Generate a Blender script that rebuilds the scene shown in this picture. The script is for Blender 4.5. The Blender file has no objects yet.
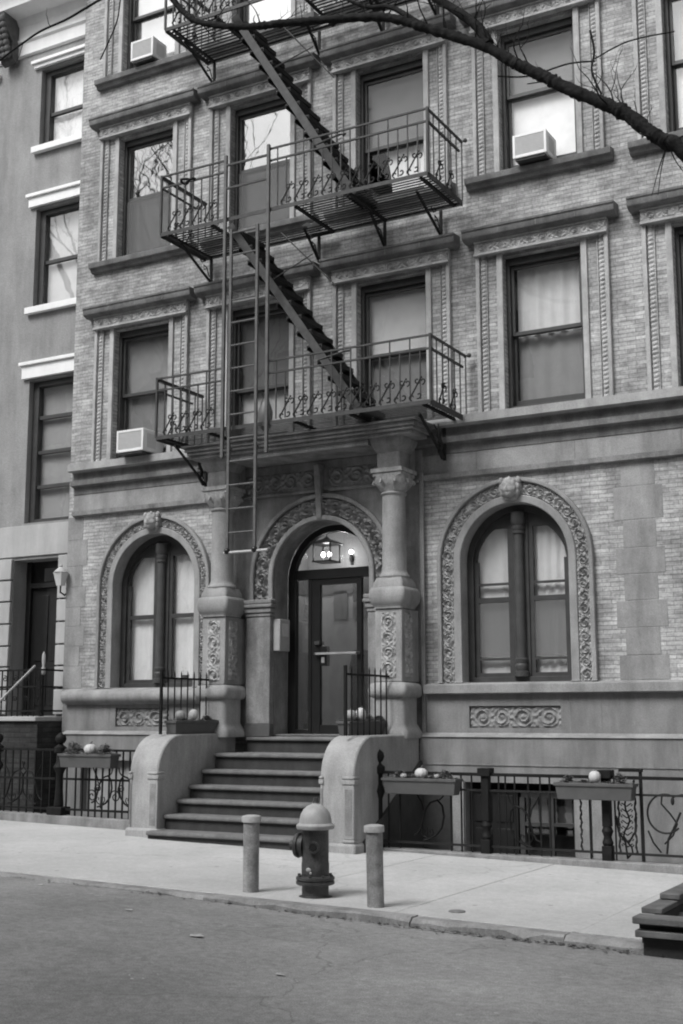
import bpy, math, random
import numpy as np
from mathutils import Matrix, Vector
random.seed(7); np.random.seed(7)
PI = math.pi
sc = bpy.context.scene
COL = sc.collection
# ------------------------------------------------------------ camera, sky, sun, exposure
cam_d = bpy.data.cameras.new("camera"); cam = bpy.data.objects.new("camera", cam_d); COL.objects.link(cam)
sc.camera = cam
RGT = Vector((0.872937, 0.487831, -0.001537)); UPV = Vector((0.079846, -0.139770, 0.986960)); FWD = Vector((-0.481255, 0.861676, 0.160961))
m3 = Matrix((RGT, UPV, -FWD)).transposed()
cam.matrix_world = Matrix.Translation((0, 0, 1.58)) @ m3.to_4x4()
cam_d.sensor_fit = 'VERTICAL'; cam_d.sensor_height = 36.0; cam_d.lens = 1250.0 / 1024.0 * 36.0
cam_d.clip_start = 0.05; cam_d.clip_end = 600
SUN_EL, SUN_AZ = math.radians(50), math.radians(200)      # azimuth from +Y towards +X
world = bpy.data.worlds.new("World"); sc.world = world; world.use_nodes = True
wn = world.node_tree.nodes; wl = world.node_tree.links; wn.clear()
sky = wn.new('ShaderNodeTexSky'); sky.sky_type = 'NISHITA'; sky.sun_disc = False
sky.sun_elevation = SUN_EL; sky.sun_rotation = SUN_AZ; sky.air_density = 1.0; sky.dust_density = 3.0; sky.ozone_density = 1.0
bw = wn.new('ShaderNodeRGBToBW'); bg = wn.new('ShaderNodeBackground'); wo = wn.new('ShaderNodeOutputWorld')
bg.inputs['Strength'].default_value = 0.10
wl.new(sky.outputs[0], bw.inputs[0]); wl.new(bw.outputs[0], bg.inputs['Color']); wl.new(bg.outputs[0], wo.inputs['Surface'])
sun_d = bpy.data.lights.new("sun", 'SUN'); sun_d.energy = 1.2; sun_d.angle = math.radians(24); sun_d.color = (1, 1, 1)
sun = bpy.data.objects.new("sun", sun_d); COL.objects.link(sun)
sdir = Vector((math.sin(SUN_AZ) * math.cos(SUN_EL), math.cos(SUN_AZ) * math.cos(SUN_EL), math.sin(SUN_EL)))
sun.rotation_euler = sdir.to_track_quat('Z', 'Y').to_euler()
vs = sc.view_settings; vs.view_transform = 'Standard'; vs.look = 'None'; vs.gamma = 1.0; vs.use_curve_mapping = False
vs.exposure = 1.17
try:
    sc.cycles.filter_width = 2.0; sc.cycles.max_bounces = 8; sc.cycles.transparent_max_bounces = 12; sc.cycles.use_denoising = True
except Exception: pass

# ------------------------------------------------------------ materials
MATS = {}
def mat(name, v, rough=0.8, var=0.12, scale=3.0, bump=0.0, bscale=60.0, metallic=0.0, spec=0.4, stain=0.0, grain=0.0):
    if name in MATS: return MATS[name]
    m = bpy.data.materials.new(name); m.use_nodes = True; N = m.node_tree.nodes; L = m.node_tree.links
    b = N['Principled BSDF']; b.inputs['Roughness'].default_value = rough; b.inputs['Metallic'].default_value = metallic
    b.inputs['Specular IOR Level'].default_value = spec
    geo = N.new('ShaderNodeNewGeometry')
    nz = N.new('ShaderNodeTexNoise'); nz.inputs['Scale'].default_value = scale; nz.inputs['Detail'].default_value = 7; nz.inputs['Roughness'].default_value = .62
    L.new(geo.outputs['Position'], nz.inputs['Vector'])
    mr = N.new('ShaderNodeMapRange'); mr.inputs[1].default_value = .3; mr.inputs[2].default_value = .7
    mr.inputs[3].default_value = v * (1 - var); mr.inputs[4].default_value = v * (1 + var)
    L.new(nz.outputs[0], mr.inputs[0]); out = mr.outputs[0]
    if stain:      # run-down streaks and blotches of dirt that belong to the stone
        mp = N.new('ShaderNodeMapping'); mp.inputs['Scale'].default_value = (2.6, 2.6, .45); L.new(geo.outputs['Position'], mp.inputs[0])
        n2 = N.new('ShaderNodeTexNoise'); n2.inputs['Scale'].default_value = 1.3; n2.inputs['Detail'].default_value = 8; n2.inputs['Roughness'].default_value = .7
        L.new(mp.outputs[0], n2.inputs['Vector'])
        r2 = N.new('ShaderNodeMapRange'); r2.inputs[1].default_value = .42; r2.inputs[2].default_value = .68; r2.inputs[3].default_value = 1.0; r2.inputs[4].default_value = 1 - stain
        L.new(n2.outputs[0], r2.inputs[0]); mm = N.new('ShaderNodeMath'); mm.operation = 'MULTIPLY'; L.new(out, mm.inputs[0]); L.new(r2.outputs[0], mm.inputs[1]); out = mm.outputs[0]
    if grain:
        n3 = N.new('ShaderNodeTexNoise'); n3.inputs['Scale'].default_value = 90; n3.inputs['Detail'].default_value = 3
        L.new(geo.outputs['Position'], n3.inputs['Vector'])
        r3 = N.new('ShaderNodeMapRange'); r3.inputs[1].default_value = .3; r3.inputs[2].default_value = .7; r3.inputs[3].default_value = 1 - grain; r3.inputs[4].default_value = 1 + grain
        L.new(n3.outputs[0], r3.inputs[0]); mm = N.new('ShaderNodeMath'); mm.operation = 'MULTIPLY'; L.new(out, mm.inputs[0]); L.new(r3.outputs[0], mm.inputs[1]); out = mm.outputs[0]
    L.new(out, b.inputs['Base Color'])
    if bump:
        nb = N.new('ShaderNodeTexNoise'); nb.inputs['Scale'].default_value = bscale; nb.inputs['Detail'].default_value = 4
        L.new(geo.outputs['Position'], nb.inputs['Vector'])
        bp = N.new('ShaderNodeBump'); bp.inputs['Strength'].default_value = bump; bp.inputs['Distance'].default_value = .01
        L.new(nb.outputs[0], bp.inputs['Height']); L.new(bp.outputs[0], b.inputs['Normal'])
    MATS[name] = m; return m

def brick_mat(name, c1, c2, mortar, bw_, bh, msize=.006, blotch=.25):
    m = bpy.data.materials.new(name); m.use_nodes = True; N = m.node_tree.nodes; L = m.node_tree.links
    b = N['Principled BSDF']; b.inputs['Roughness'].default_value = .85; b.inputs['Specular IOR Level'].default_value = .3
    geo = N.new('ShaderNodeNewGeometry'); sp = N.new('ShaderNodeSeparateXYZ'); L.new(geo.outputs['Position'], sp.inputs[0])
    ad = N.new('ShaderNodeMath'); ad.operation = 'ADD'; L.new(sp.outputs[0], ad.inputs[0]); L.new(sp.outputs[1], ad.inputs[1])
    cb = N.new('ShaderNodeCombineXYZ'); L.new(ad.outputs[0], cb.inputs[0]); L.new(sp.outputs[2], cb.inputs[1])
    # slightly uneven courses
    wob = N.new('ShaderNodeTexNoise'); wob.inputs['Scale'].default_value = 2.5; L.new(geo.outputs['Position'], wob.inputs['Vector'])
    ws = N.new('ShaderNodeVectorMath'); ws.operation = 'SCALE'; ws.inputs[3].default_value = .012; L.new(wob.outputs['Color'], ws.inputs[0])
    va = N.new('ShaderNodeVectorMath'); va.operation = 'ADD'; L.new(cb.outputs[0], va.inputs[0]); L.new(ws.outputs[0], va.inputs[1])
    br = N.new('ShaderNodeTexBrick'); br.inputs['Scale'].default_value = 1; br.inputs['Brick Width'].default_value = bw_; br.inputs['Row Height'].default_value = bh
    br.inputs['Mortar Size'].default_value = msize; br.inputs['Mortar Smooth'].default_value = .3; br.inputs['Bias'].default_value = 0
    br.inputs['Color1'].default_value = (c1,) * 3 + (1,); br.inputs['Color2'].default_value = (c2,) * 3 + (1,); br.inputs['Mortar'].default_value = (mortar,) * 3 + (1,)
    L.new(va.outputs[0], br.inputs['Vector'])
    n1 = N.new('ShaderNodeTexNoise'); n1.inputs['Scale'].default_value = .9; n1.inputs['Detail'].default_value = 9; n1.inputs['Roughness'].default_value = .68
    mp = N.new('ShaderNodeMapping'); mp.inputs['Scale'].default_value = (1.6, 1.6, .8); L.new(geo.outputs['Position'], mp.inputs[0]); L.new(mp.outputs[0], n1.inputs['Vector'])
    r1 = N.new('ShaderNodeMapRange'); r1.inputs[1].default_value = .33; r1.inputs[2].default_value = .68; r1.inputs[3].default_value = 1 - blotch; r1.inputs[4].default_value = 1 + blotch * .8
    L.new(n1.outputs[0], r1.inputs[0])
    n2 = N.new('ShaderNodeTexNoise'); n2.inputs['Scale'].default_value = 7; n2.inputs['Detail'].default_value = 5
    mp2 = N.new('ShaderNodeMapping'); mp2.inputs['Scale'].default_value = (.6, .6, 3); L.new(geo.outputs['Position'], mp2.inputs[0]); L.new(mp2.outputs[0], n2.inputs['Vector'])
    r2 = N.new('ShaderNodeMapRange'); r2.inputs[1].default_value = .35; r2.inputs[2].default_value = .65; r2.inputs[3].default_value = .74; r2.inputs[4].default_value = 1.2
    L.new(n2.outputs[0], r2.inputs[0])
    n5 = N.new('ShaderNodeTexNoise'); n5.inputs['Scale'].default_value = 38; n5.inputs['Detail'].default_value = 4; L.new(geo.outputs['Position'], n5.inputs['Vector'])
    r5 = N.new('ShaderNodeMapRange'); r5.inputs[1].default_value = .3; r5.inputs[2].default_value = .7; r5.inputs[3].default_value = .8; r5.inputs[4].default_value = 1.2; L.new(n5.outputs[0], r5.inputs[0])
    mu0 = N.new('ShaderNodeMath'); mu0.operation = 'MULTIPLY'; L.new(r1.outputs[0], mu0.inputs[0]); L.new(r5.outputs[0], mu0.inputs[1])
    mu = N.new('ShaderNodeMath'); mu.operation = 'MULTIPLY'; L.new(mu0.outputs[0], mu.inputs[0]); L.new(r2.outputs[0], mu.inputs[1])
    rb = N.new('ShaderNodeRGBToBW'); L.new(br.outputs['Color'], rb.inputs[0])
    m2 = N.new('ShaderNodeMath'); m2.operation = 'MULTIPLY'; L.new(mu.outputs[0], m2.inputs[0]); L.new(rb.outputs[0], m2.inputs[1])
    L.new(m2.outputs[0], b.inputs['Base Color'])
    bp = N.new('ShaderNodeBump'); bp.inputs['Strength'].default_value = .6; bp.inputs['Distance'].default_value = .006
    iv = N.new('ShaderNodeMath'); iv.operation = 'SUBTRACT'; iv.inputs[0].default_value = 1; L.new(br.outputs['Fac'], iv.inputs[1])
    L.new(iv.outputs[0], bp.inputs['Height']); L.new(bp.outputs[0], b.inputs['Normal'])
    return m

def glass_mat(name, base=.1, k=1.6, tint=.85):
    m = bpy.data.materials.new(name); m.use_nodes = True; N = m.node_tree.nodes; L = m.node_tree.links; N.clear()
    o = N.new('ShaderNodeOutputMaterial'); mx = N.new('ShaderNodeMixShader'); tr = N.new('ShaderNodeBsdfTransparent'); gl = N.new('ShaderNodeBsdfGlossy')
    tr.inputs[0].default_value = (tint, tint, tint, 1); gl.inputs['Roughness'].default_value = .015; gl.inputs[0].default_value = (.95, .95, .95, 1)
    gg = N.new('ShaderNodeNewGeometry'); dt = N.new('ShaderNodeVectorMath'); dt.operation = 'DOT_PRODUCT'; L.new(gg.outputs['Normal'], dt.inputs[0]); L.new(gg.outputs['Incoming'], dt.inputs[1])
    ab = N.new('ShaderNodeMath'); ab.operation = 'ABSOLUTE'; L.new(dt.outputs['Value'], ab.inputs[0])
    om = N.new('ShaderNodeMath'); om.operation = 'SUBTRACT'; om.inputs[0].default_value = 1.0; L.new(ab.outputs[0], om.inputs[1])
    pw = N.new('ShaderNodeMath'); pw.operation = 'POWER'; pw.inputs[1].default_value = 5.0; L.new(om.outputs[0], pw.inputs[0])
    fr = N.new('ShaderNodeMath'); fr.operation = 'MULTIPLY_ADD'; fr.inputs[1].default_value = .96; fr.inputs[2].default_value = .04; L.new(pw.outputs[0], fr.inputs[0])
    ma = N.new('ShaderNodeMath'); ma.operation = 'MULTIPLY_ADD'; ma.inputs[1].default_value = k; ma.inputs[2].default_value = base; ma.use_clamp = True
    L.new(fr.outputs[0], ma.inputs[0])
    geo = N.new('ShaderNodeNewGeometry'); nz = N.new('ShaderNodeTexNoise'); nz.inputs['Scale'].default_value = 2.2; L.new(geo.outputs['Position'], nz.inputs['Vector'])
    bp = N.new('ShaderNodeBump'); bp.inputs['Strength'].default_value = .06; bp.inputs['Distance'].default_value = .02; L.new(nz.outputs[0], bp.inputs['Height']); L.new(bp.outputs[0], gl.inputs['Normal'])
    L.new(ma.outputs[0], mx.inputs[0]); L.new(tr.outputs[0], mx.inputs[1]); L.new(gl.outputs[0], mx.inputs[2]); L.new(mx.outputs[0], o.inputs[0])
    return m
def mesh_screen_mat(name, v, op):
    m = bpy.data.materials.new(name); m.use_nodes = True; N = m.node_tree.nodes; L = m.node_tree.links; N.clear()
    o = N.new('ShaderNodeOutputMaterial'); mx = N.new('ShaderNodeMixShader'); tr = N.new('ShaderNodeBsdfTransparent'); d = N.new('ShaderNodeBsdfDiffuse')
    d.inputs[0].default_value = (v, v, v, 1); mx.inputs[0].default_value = op
    L.new(tr.outputs[0], mx.inputs[1]); L.new(d.outputs[0], mx.inputs[2]); L.new(mx.outputs[0], o.inputs[0]); return m
def emit_mat(name, s):
    m = bpy.data.materials.new(name); m.use_nodes = True; b = m.node_tree.nodes['Principled BSDF']
    b.inputs['Emission Color'].default_value = (1, 1, 1, 1); b.inputs['Emission Strength'].default_value = s; return m

BRICK = brick_mat('roman_brick', .315, .405, .20, .215, .052, .004, .42)
BRICKD = brick_mat('dark_brick', .035, .055, .03, .22, .075, .008, .3)
STONE = mat('stone', .285, .85, .2, 2.6, .3, 40, stain=.36, grain=.16)
TRIM = mat('window_stone', .40, .85, .2, 5.0, .3, 40, stain=.34, grain=.16)
SILLS = mat('string_stone', .35, .85, .18, 3.0, .3, 40, stain=.3, grain=.14)
BASE = mat('base_stone', .225, .85, .2, 2.2, .3, 40, stain=.36, grain=.14)
CROWN = mat('soot_and_shade_stone', .175, .88, .3, 5.0, .35, 40, stain=.4, grain=.2)
LADDER = mat('ladder_paint', .10, .6, .3, 9, .2, 80, spec=.3)
STONED = mat('weathered_stone', .24, .88, .28, 4.0, .35, 40, stain=.45, grain=.2)
CARVE = mat('carved_stone', .35, .9, .28, 12.0, .3, 60, stain=.34, grain=.2)
CARVED_D = mat('carved_brownstone', .25, .9, .28, 9.0, .3, 60, stain=.3, grain=.1)
CHEEK = mat('painted_stucco', .33, .85, .16, 2.2, .4, 50, stain=.34, grain=.14)
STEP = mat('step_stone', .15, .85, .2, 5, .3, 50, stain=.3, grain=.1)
RISER = mat('shaded_riser', .045, .85, .25, 5, .3, 50, stain=.3)  # shade under the nosings is put into the riser colour
STUCCO = mat('neighbour_stucco', .275, .9, .14, 1.6, .5, 40, stain=.26, grain=.16)
PALE = mat('pale_stone', .42, .85, .1, 1.6, .2, 40, stain=.2, grain=.05)
WHITE = mat('white_paint', .8, .6, .05, 4, .1, 30, stain=.1)
IRON = mat('black_iron', .012, .6, .3, 12, .2, 90, spec=.15)
IRONG = mat('worn_grey_iron', .05, .6, .35, 9, .2, 80, spec=.3)
IRONM = mat('dark_grey_iron', .02, .6, .35, 9, .2, 80, spec=.2)
WOOD = mat('dark_painted_wood', .045, .5, .25, 6, .15, 50)
WOODM = mat('brown_painted_wood', .06, .5, .25, 6, .15, 50)
BLACK = mat('black_enamel', .015, .35, .2, 6)
DARK = mat('interior_dark', .03, .9, .2, 1)
ROOM = mat('room_wall', .12, .9, .1, 1)
LOBBY = mat('lobby_wall', .5, .8, .05, 1)
PLASTIC = mat('white_plastic', .72, .45, .04, 6)
GRILLE = mat('grey_grille', .48, .5, .06, 20)
ALU = mat('brushed_metal', .5, .4, .06, 10, metallic=.6)
BARK = mat('bark', .018, .95, .5, 14, 1.0, 40, spec=.08)
PLANK = mat('weathered_plank', .13, .85, .35, 5, .5, 30, stain=.35)
SOIL = mat('soil', .05, .95, .4, 14, 1, 30)
PLANTER = mat('planter_plastic', .085, .55, .12, 6)
PUMPKW = mat('white_gourd', .48, .6, .06, 6)
PUMPKG = mat('orange_gourd', .28, .6, .15, 8)
PUMPKD = mat('dull_gourd', .2, .7, .3, 14)
LEAF = mat('planter_leaf', .17, .7, .4, 20)
HYDR = mat('hydrant_paint', .05, .5, .4, 14, .4, 50, stain=.45, grain=.3)
HYDW = mat('hydrant_silver', .36, .5, .15, 9, .2, 60, stain=.35)
BOLL = mat('bollard_paint', .27, .6, .35, 9, .3, 50, stain=.55, grain=.2)
BOLLC = mat('bollard_cap', .40, .6, .2, 9, .3, 50, stain=.3)
GLASS = glass_mat('window_glass', .04, 1.0)
GLASSR = glass_mat('bright_window_glass', .21, 1.0, .85)
GLASSL = glass_mat('plain_glass', .05, 1.0, .96)
GLASSD = glass_mat('door_glass', .36, 1.0, .92)
GLASSM = glass_mat('dull_glass', .0, .45, .96)  # mirrors less than the other window panes
SCREEN = mesh_screen_mat('insect_screen', .2, .42)
BULB = emit_mat('lit_bulb', 5.0)
def cloth(v): return mat('curtain_%02d' % int(v * 100), v, .9, .08, 5)

def ground_mat(name, v, kind):
    m = mat(name, v, .9, .12 if kind != 'road' else .2, .55 if kind != 'road' else .35, .5, 55, stain=0, grain=.16 if kind == 'road' else .08)
    N = m.node_tree.nodes; L = m.node_tree.links; b = N['Principled BSDF']
    src = b.inputs['Base Color'].links[0].from_socket
    geo = N.new('ShaderNodeNewGeometry')
    def mul(a, s):
        q = N.new('ShaderNodeMath'); q.operation = 'MULTIPLY'; L.new(a, q.inputs[0]); L.new(s, q.inputs[1]); return q.outputs[0]
    n = N.new('ShaderNodeTexNoise'); n.inputs['Scale'].default_value = 4.5; n.inputs['Detail'].default_value = 8; n.inputs['Roughness'].default_value = .72; L.new(geo.outputs['Position'], n.inputs['Vector'])
    r = N.new('ShaderNodeMapRange'); r.inputs[1].default_value = .32; r.inputs[2].default_value = .7; r.inputs[3].default_value = .92; r.inputs[4].default_value = 1.06; L.new(n.outputs[0], r.inputs[0])
    src = mul(src, r.outputs[0])
    # spots: gum and small scraps
    vo = N.new('ShaderNodeTexVoronoi'); vo.inputs['Scale'].default_value = 3.1 if kind == 'walk' else 2.3; L.new(geo.outputs['Position'], vo.inputs['Vector'])
    r2 = N.new('ShaderNodeMapRange'); r2.inputs[1].default_value = .05; r2.inputs[2].default_value = .085; r2.inputs[3].default_value = .62 if kind == 'walk' else 1.35; r2.inputs[4].default_value = 1; L.new(vo.outputs['Distance'], r2.inputs[0])
    src = mul(src, r2.outputs[0])
    for sc_, lo_, hi_, det in (((.5, .78, 1.2, 6), (16, .86, 1.14, 4), (140, .72, 1.3, 2)) if kind == 'road' else ((.8, .93, 1.05, 5), (22, .93, 1.06, 4), (150, .9, 1.1, 2))):
        n4 = N.new('ShaderNodeTexNoise'); n4.inputs['Scale'].default_value = sc_; n4.inputs['Detail'].default_value = det; L.new(geo.outputs['Position'], n4.inputs['Vector'])
        r4 = N.new('ShaderNodeMapRange'); r4.inputs[1].default_value = .32; r4.inputs[2].default_value = .68; r4.inputs[3].default_value = lo_; r4.inputs[4].default_value = hi_; L.new(n4.outputs[0], r4.inputs[0])
        src = mul(src, r4.outputs[0])
    vc = N.new('ShaderNodeTexVoronoi'); vc.feature = 'DISTANCE_TO_EDGE'; vc.inputs['Scale'].default_value = .42 if kind == 'road' else .3
    nw = N.new('ShaderNodeTexNoise'); nw.inputs['Scale'].default_value = 2.5; nw.inputs['Detail'].default_value = 6; L.new(geo.outputs['Position'], nw.inputs['Vector'])
    vm = N.new('ShaderNodeVectorMath'); vm.operation = 'MULTIPLY_ADD'; vm.inputs[1].default_value = (.5, .5, .5); L.new(nw.outputs['Color'], vm.inputs[0]); L.new(geo.outputs['Position'], vm.inputs[2]); L.new(vm.outputs[0], vc.inputs['Vector'])
    r5 = N.new('ShaderNodeMapRange'); r5.inputs[1].default_value = .001; r5.inputs[2].default_value = .005; r5.inputs[3].default_value = .72 if kind == 'road' else .8; r5.inputs[4].default_value = 1; L.new(vc.outputs['Distance'], r5.inputs[0])
    src = mul(src, r5.outputs[0])
    L.new(src, b.inputs['Base Color']); return m
WALK = ground_mat('concrete_sidewalk', .43, 'walk')
ROAD = ground_mat('worn_asphalt', .225, 'road')
KERB = mat('granite_kerb', .27, .85, .25, 4, .6, 40, stain=.45, grain=.15)

# ------------------------------------------------------------ mesh helpers
class MB:
    def __init__(s): s.v = []; s.f = []
    def add(s, vs_, fs):
        n = len(s.v); s.v += [tuple(map(float, p)) for p in vs_]; s.f += [tuple(int(i) + n for i in q) for q in fs]; return s
    def box(s, x0, x1, y0, y1, z0, z1):
        return s.add([(x0, y0, z0), (x1, y0, z0), (x1, y1, z0), (x0, y1, z0), (x0, y0, z1), (x1, y0, z1), (x1, y1, z1), (x0, y1, z1)],
                     [(0, 3, 2, 1), (4, 5, 6, 7), (0, 1, 5, 4), (1, 2, 6, 5), (2, 3, 7, 6), (3, 0, 4, 7)])
    def prism_x(s, poly, x0, x1):            # poly of (y, z)
        n = len(poly); vs_ = [(x0, y, z) for y, z in poly] + [(x1, y, z) for y, z in poly]
        return s.add(vs_, [tuple(range(n)), tuple(range(2 * n - 1, n - 1, -1))] + [(i, n + i, n + (i + 1) % n, (i + 1) % n) for i in range(n)])
    def prism_y(s, poly, y0, y1):            # poly of (x, z)
        n = len(poly); vs_ = [(x, y0, z) for x, z in poly] + [(x, y1, z) for x, z in poly]
        return s.add(vs_, [tuple(range(n)), tuple(range(2 * n - 1, n - 1, -1))] + [(i, n + i, n + (i + 1) % n, (i + 1) % n) for i in range(n)])
    def prism_z(s, poly, z0, z1):
        n = len(poly); vs_ = [(x, y, z0) for x, y in poly] + [(x, y, z1) for x, y in poly]
        return s.add(vs_, [tuple(range(n - 1, -1, -1)), tuple(range(n, 2 * n))] + [(i, (i + 1) % n, n + (i + 1) % n, n + i) for i in range(n)])
    def lathe(s, prof, cx, cy, n=24, sq=None):   # prof of (r, z); sq = superellipse power for square-ish sections
        vs_ = []
        for r, z in prof:
            for k in range(n):
                a = 2 * PI * (k + .5) / n; c, d = math.cos(a), math.sin(a)
                q = 1.0 if sq is None else 1.0 / (abs(c) ** sq + abs(d) ** sq) ** (1 / sq)
                vs_.append((cx + r * q * c, cy + r * q * d, z))
        fs = []
        for i in range(len(prof) - 1):
            for k in range(n): fs.append((i * n + k, i * n + (k + 1) % n, (i + 1) * n + (k + 1) % n, (i + 1) * n + k))
        fs += [tuple(range(n - 1, -1, -1)), tuple(range((len(prof) - 1) * n, len(prof) * n))]
        return s.add(vs_, fs)
    def tube(s, path, r, n=6, closed=False):
        P = [Vector(p) for p in path]; m = len(P); R = r if hasattr(r, '__len__') else [r] * m
        vs_ = []; ref = None
        for i in range(m):
            if closed: t = P[(i + 1) % m] - P[i - 1]
            else: t = P[min(i + 1, m - 1)] - P[max(i - 1, 0)]
            if t.length < 1e-9: t = Vector((0, 0, 1))
            t.normalize()
            if ref is None: ref = Vector((0, 0, 1)) if abs(t.z) < .9 else Vector((1, 0, 0))
            u = (ref - t * ref.dot(t))
            if u.length < 1e-6: u = t.orthogonal()
            u.normalize(); ref = u; w = t.cross(u)
            for k in range(n):
                a = 2 * PI * (k + .5) / n; vs_.append(P[i] + (u * math.cos(a) + w * math.sin(a)) * R[i])
        fs = []
        for i in range(m if closed else m - 1):
            j = (i + 1) % m
            for k in range(n): fs.append((i * n + k, i * n + (k + 1) % n, j * n + (k + 1) % n, j * n + k))
        if not closed: fs += [tuple(range(n - 1, -1, -1)), tuple(range((m - 1) * n, m * n))]
        return s.add(vs_, fs)
    def bar(s, a, b, w, h=None):              # square bar between two points
        h = h or w; a, b = Vector(a), Vector(b); t = (b - a).normalized()
        u = Vector((0, 0, 1)).cross(t)
        if u.length < 1e-4: u = Vector((1, 0, 0))
        u.normalize(); q = t.cross(u); vs_ = []
        for p in (a, b):
            for i, j in ((-1, -1), (1, -1), (1, 1), (-1, 1)): vs_.append(p + u * i * w / 2 + q * j * h / 2)
        return s.add(vs_, [(3, 2, 1, 0), (4, 5, 6, 7), (0, 1, 5, 4), (1, 2, 6, 5), (2, 3, 7, 6), (3, 0, 4, 7)])
    def ball(s, c, r, n=12, m=8, sx=1, sy=1, sz=1, fn=None):
        vs_ = []; fs = []
        for i in range(m + 1):
            th = PI * i / m
            for k in range(n):
                a = 2 * PI * k / n; d = Vector((math.sin(th) * math.cos(a), math.sin(th) * math.sin(a), math.cos(th)))
                q = r * (fn(d) if fn else 1); vs_.append((c[0] + d.x * q * sx, c[1] + d.y * q * sy, c[2] + d.z * q * sz))
        for i in range(m):
            for k in range(n): fs.append((i * n + k, (i + 1) * n + k, (i + 1) * n + (k + 1) % n, i * n + (k + 1) % n))
        return s.add(vs_, fs)
    def grid(s, pts):                          # pts array (nu, nv, 3)
        nu, nv = pts.shape[:2]; fs = []
        for i in range(nu - 1):
            for j in range(nv - 1): fs.append((i * nv + j, (i + 1) * nv + j, (i + 1) * nv + j + 1, i * nv + j + 1))
        return s.add(pts.reshape(-1, 3).tolist(), fs)

def obj(name, mb, m, parent=None, bevel=0.0, smooth=None, label=None):
    me = bpy.data.meshes.new(name); me.from_pydata(mb.v, [], mb.f); me.update()
    me.materials.append(m)
    if smooth is None: smooth = 40
    if smooth:
        for p in me.polygons: p.use_smooth = True
        me.set_sharp_from_angle(angle=math.radians(smooth))
    o = bpy.data.objects.new(name, me); COL.objects.link(o)
    if parent is not None: o.parent = parent
    if bevel:
        b = o.modifiers.new('bevel', 'BEVEL'); b.width = bevel; b.segments = 2; b.limit_method = 'ANGLE'; b.angle_limit = math.radians(40)
    if label: o['label'] = label
    return o
def tag(o, label, cat, group=None):
    o['label'] = label; o['category'] = cat
    if group: o['group'] = group
    return o
def thing(name, label, cat, loc=(0, 0, 0), group=None):
    o = bpy.data.objects.new(name, None); COL.objects.link(o); o.location = loc; o.empty_display_size = .2
    return tag(o, label, cat, group)
def structure(o): o['kind'] = 'structure'; return o
def dup(o, dx, dy, dz, parent=None):        # copy of a part (with its sub-parts) moved inside its thing
    c = o.copy(); COL.objects.link(c); c.parent = parent or o.parent
    c.location = Vector(o.location) + Vector((dx, dy, dz))
    for ch in list(o.children):
        d = ch.copy(); COL.objects.link(d); d.parent = c
    return c
def dup_thing(root, loc):
    r = root.copy(); COL.objects.link(r); r.location = loc
    for ch in list(root.children):
        c = ch.copy(); COL.objects.link(c); c.parent = r
        for g in list(ch.children):
            d = g.copy(); COL.objects.link(d); d.parent = c
    return r
def mv(mb, x, y, z):
    mb.v = [(a + x, b + y, c + z) for a, b, c in mb.v]; return mb

def plate_with_holes(outer, holes, y0, y1):   # outer/holes: lists of (x, z); closed solid between y0 and y1
    import bmesh
    bm = bmesh.new()
    loops = []
    for lp in [outer] + holes:
        loops.append([bm.verts.new((x, y0, z)) for x, z in lp])
    ed = []
    for lp in loops:
        for i in range(len(lp)): ed.append(bm.edges.new((lp[i], lp[(i + 1) % len(lp)])))
    bmesh.ops.triangle_fill(bm, use_beauty=True, use_dissolve=False, edges=ed)
    bm.verts.index_update(); bm.faces.ensure_lookup_table()
    vs_ = [tuple(v.co) for v in bm.verts]; fs = [tuple(v.index for v in f.verts) for f in bm.faces]
    idx = [[v.index for v in lp] for lp in loops]; bm.free()
    n = len(vs_); mb = MB()
    back = [(x, y1, z) for x, y, z in vs_]
    F = list(fs) + [tuple(i + n for i in reversed(f)) for f in fs]
    for lp in idx:
        for i in range(len(lp)):
            a, b = lp[i], lp[(i + 1) % len(lp)]; F.append((a, b, b + n, a + n))
    mb.add(vs_ + back, F); return mb
def fix_normals(o):
    import bmesh
    bm = bmesh.new(); bm.from_mesh(o.data); bmesh.ops.recalc_face_normals(bm, faces=bm.faces); bm.to_mesh(o.data); bm.free(); return o
def rect(x0, x1, z0, z1): return [(x0, z0), (x1, z0), (x1, z1), (x0, z1)]
def archloop(cx, r, z0, zs, n=40):
    return [(cx - r, z0), (cx + r, z0)] + [(cx + r * math.cos(PI * k / n), zs + r * math.sin(PI * k / n)) for k in range(n + 1)]
def arch_ring(cx, ri, ro, zs, z0, y0, y1, n=40):        # stilted arch band as a solid
    inner = [(cx - ri, z0)] + [(cx - ri * math.cos(PI * k / n), zs + ri * math.sin(PI * k / n)) for k in range(n + 1)] + [(cx + ri, z0)]
    outer = [(cx - ro, z0)] + [(cx - ro * math.cos(PI * k / n), zs + ro * math.sin(PI * k / n)) for k in range(n + 1)] + [(cx + ro, z0)]
    m = len(inner); vs_ = [(x, y0, z) for x, z in inner] + [(x, y0, z) for x, z in outer] + [(x, y1, z) for x, z in inner] + [(x, y1, z) for x, z in outer]
    fs = []
    for i in range(m - 1):
        a, b, c, d = i, i + 1, m + i + 1, m + i
        fs += [(a, d, c, b), (2 * m + a, 2 * m + b, 2 * m + c, 2 * m + d), (a, b, 2 * m + b, 2 * m + a), (d, 2 * m + d, 2 * m + c, c)]
    for i in (0, m - 1): fs.append((i, m + i, 3 * m + i, 2 * m + i) if i == 0 else (i, 2 * m + i, 3 * m + i, m + i))
    return MB().add(vs_, fs)

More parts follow.
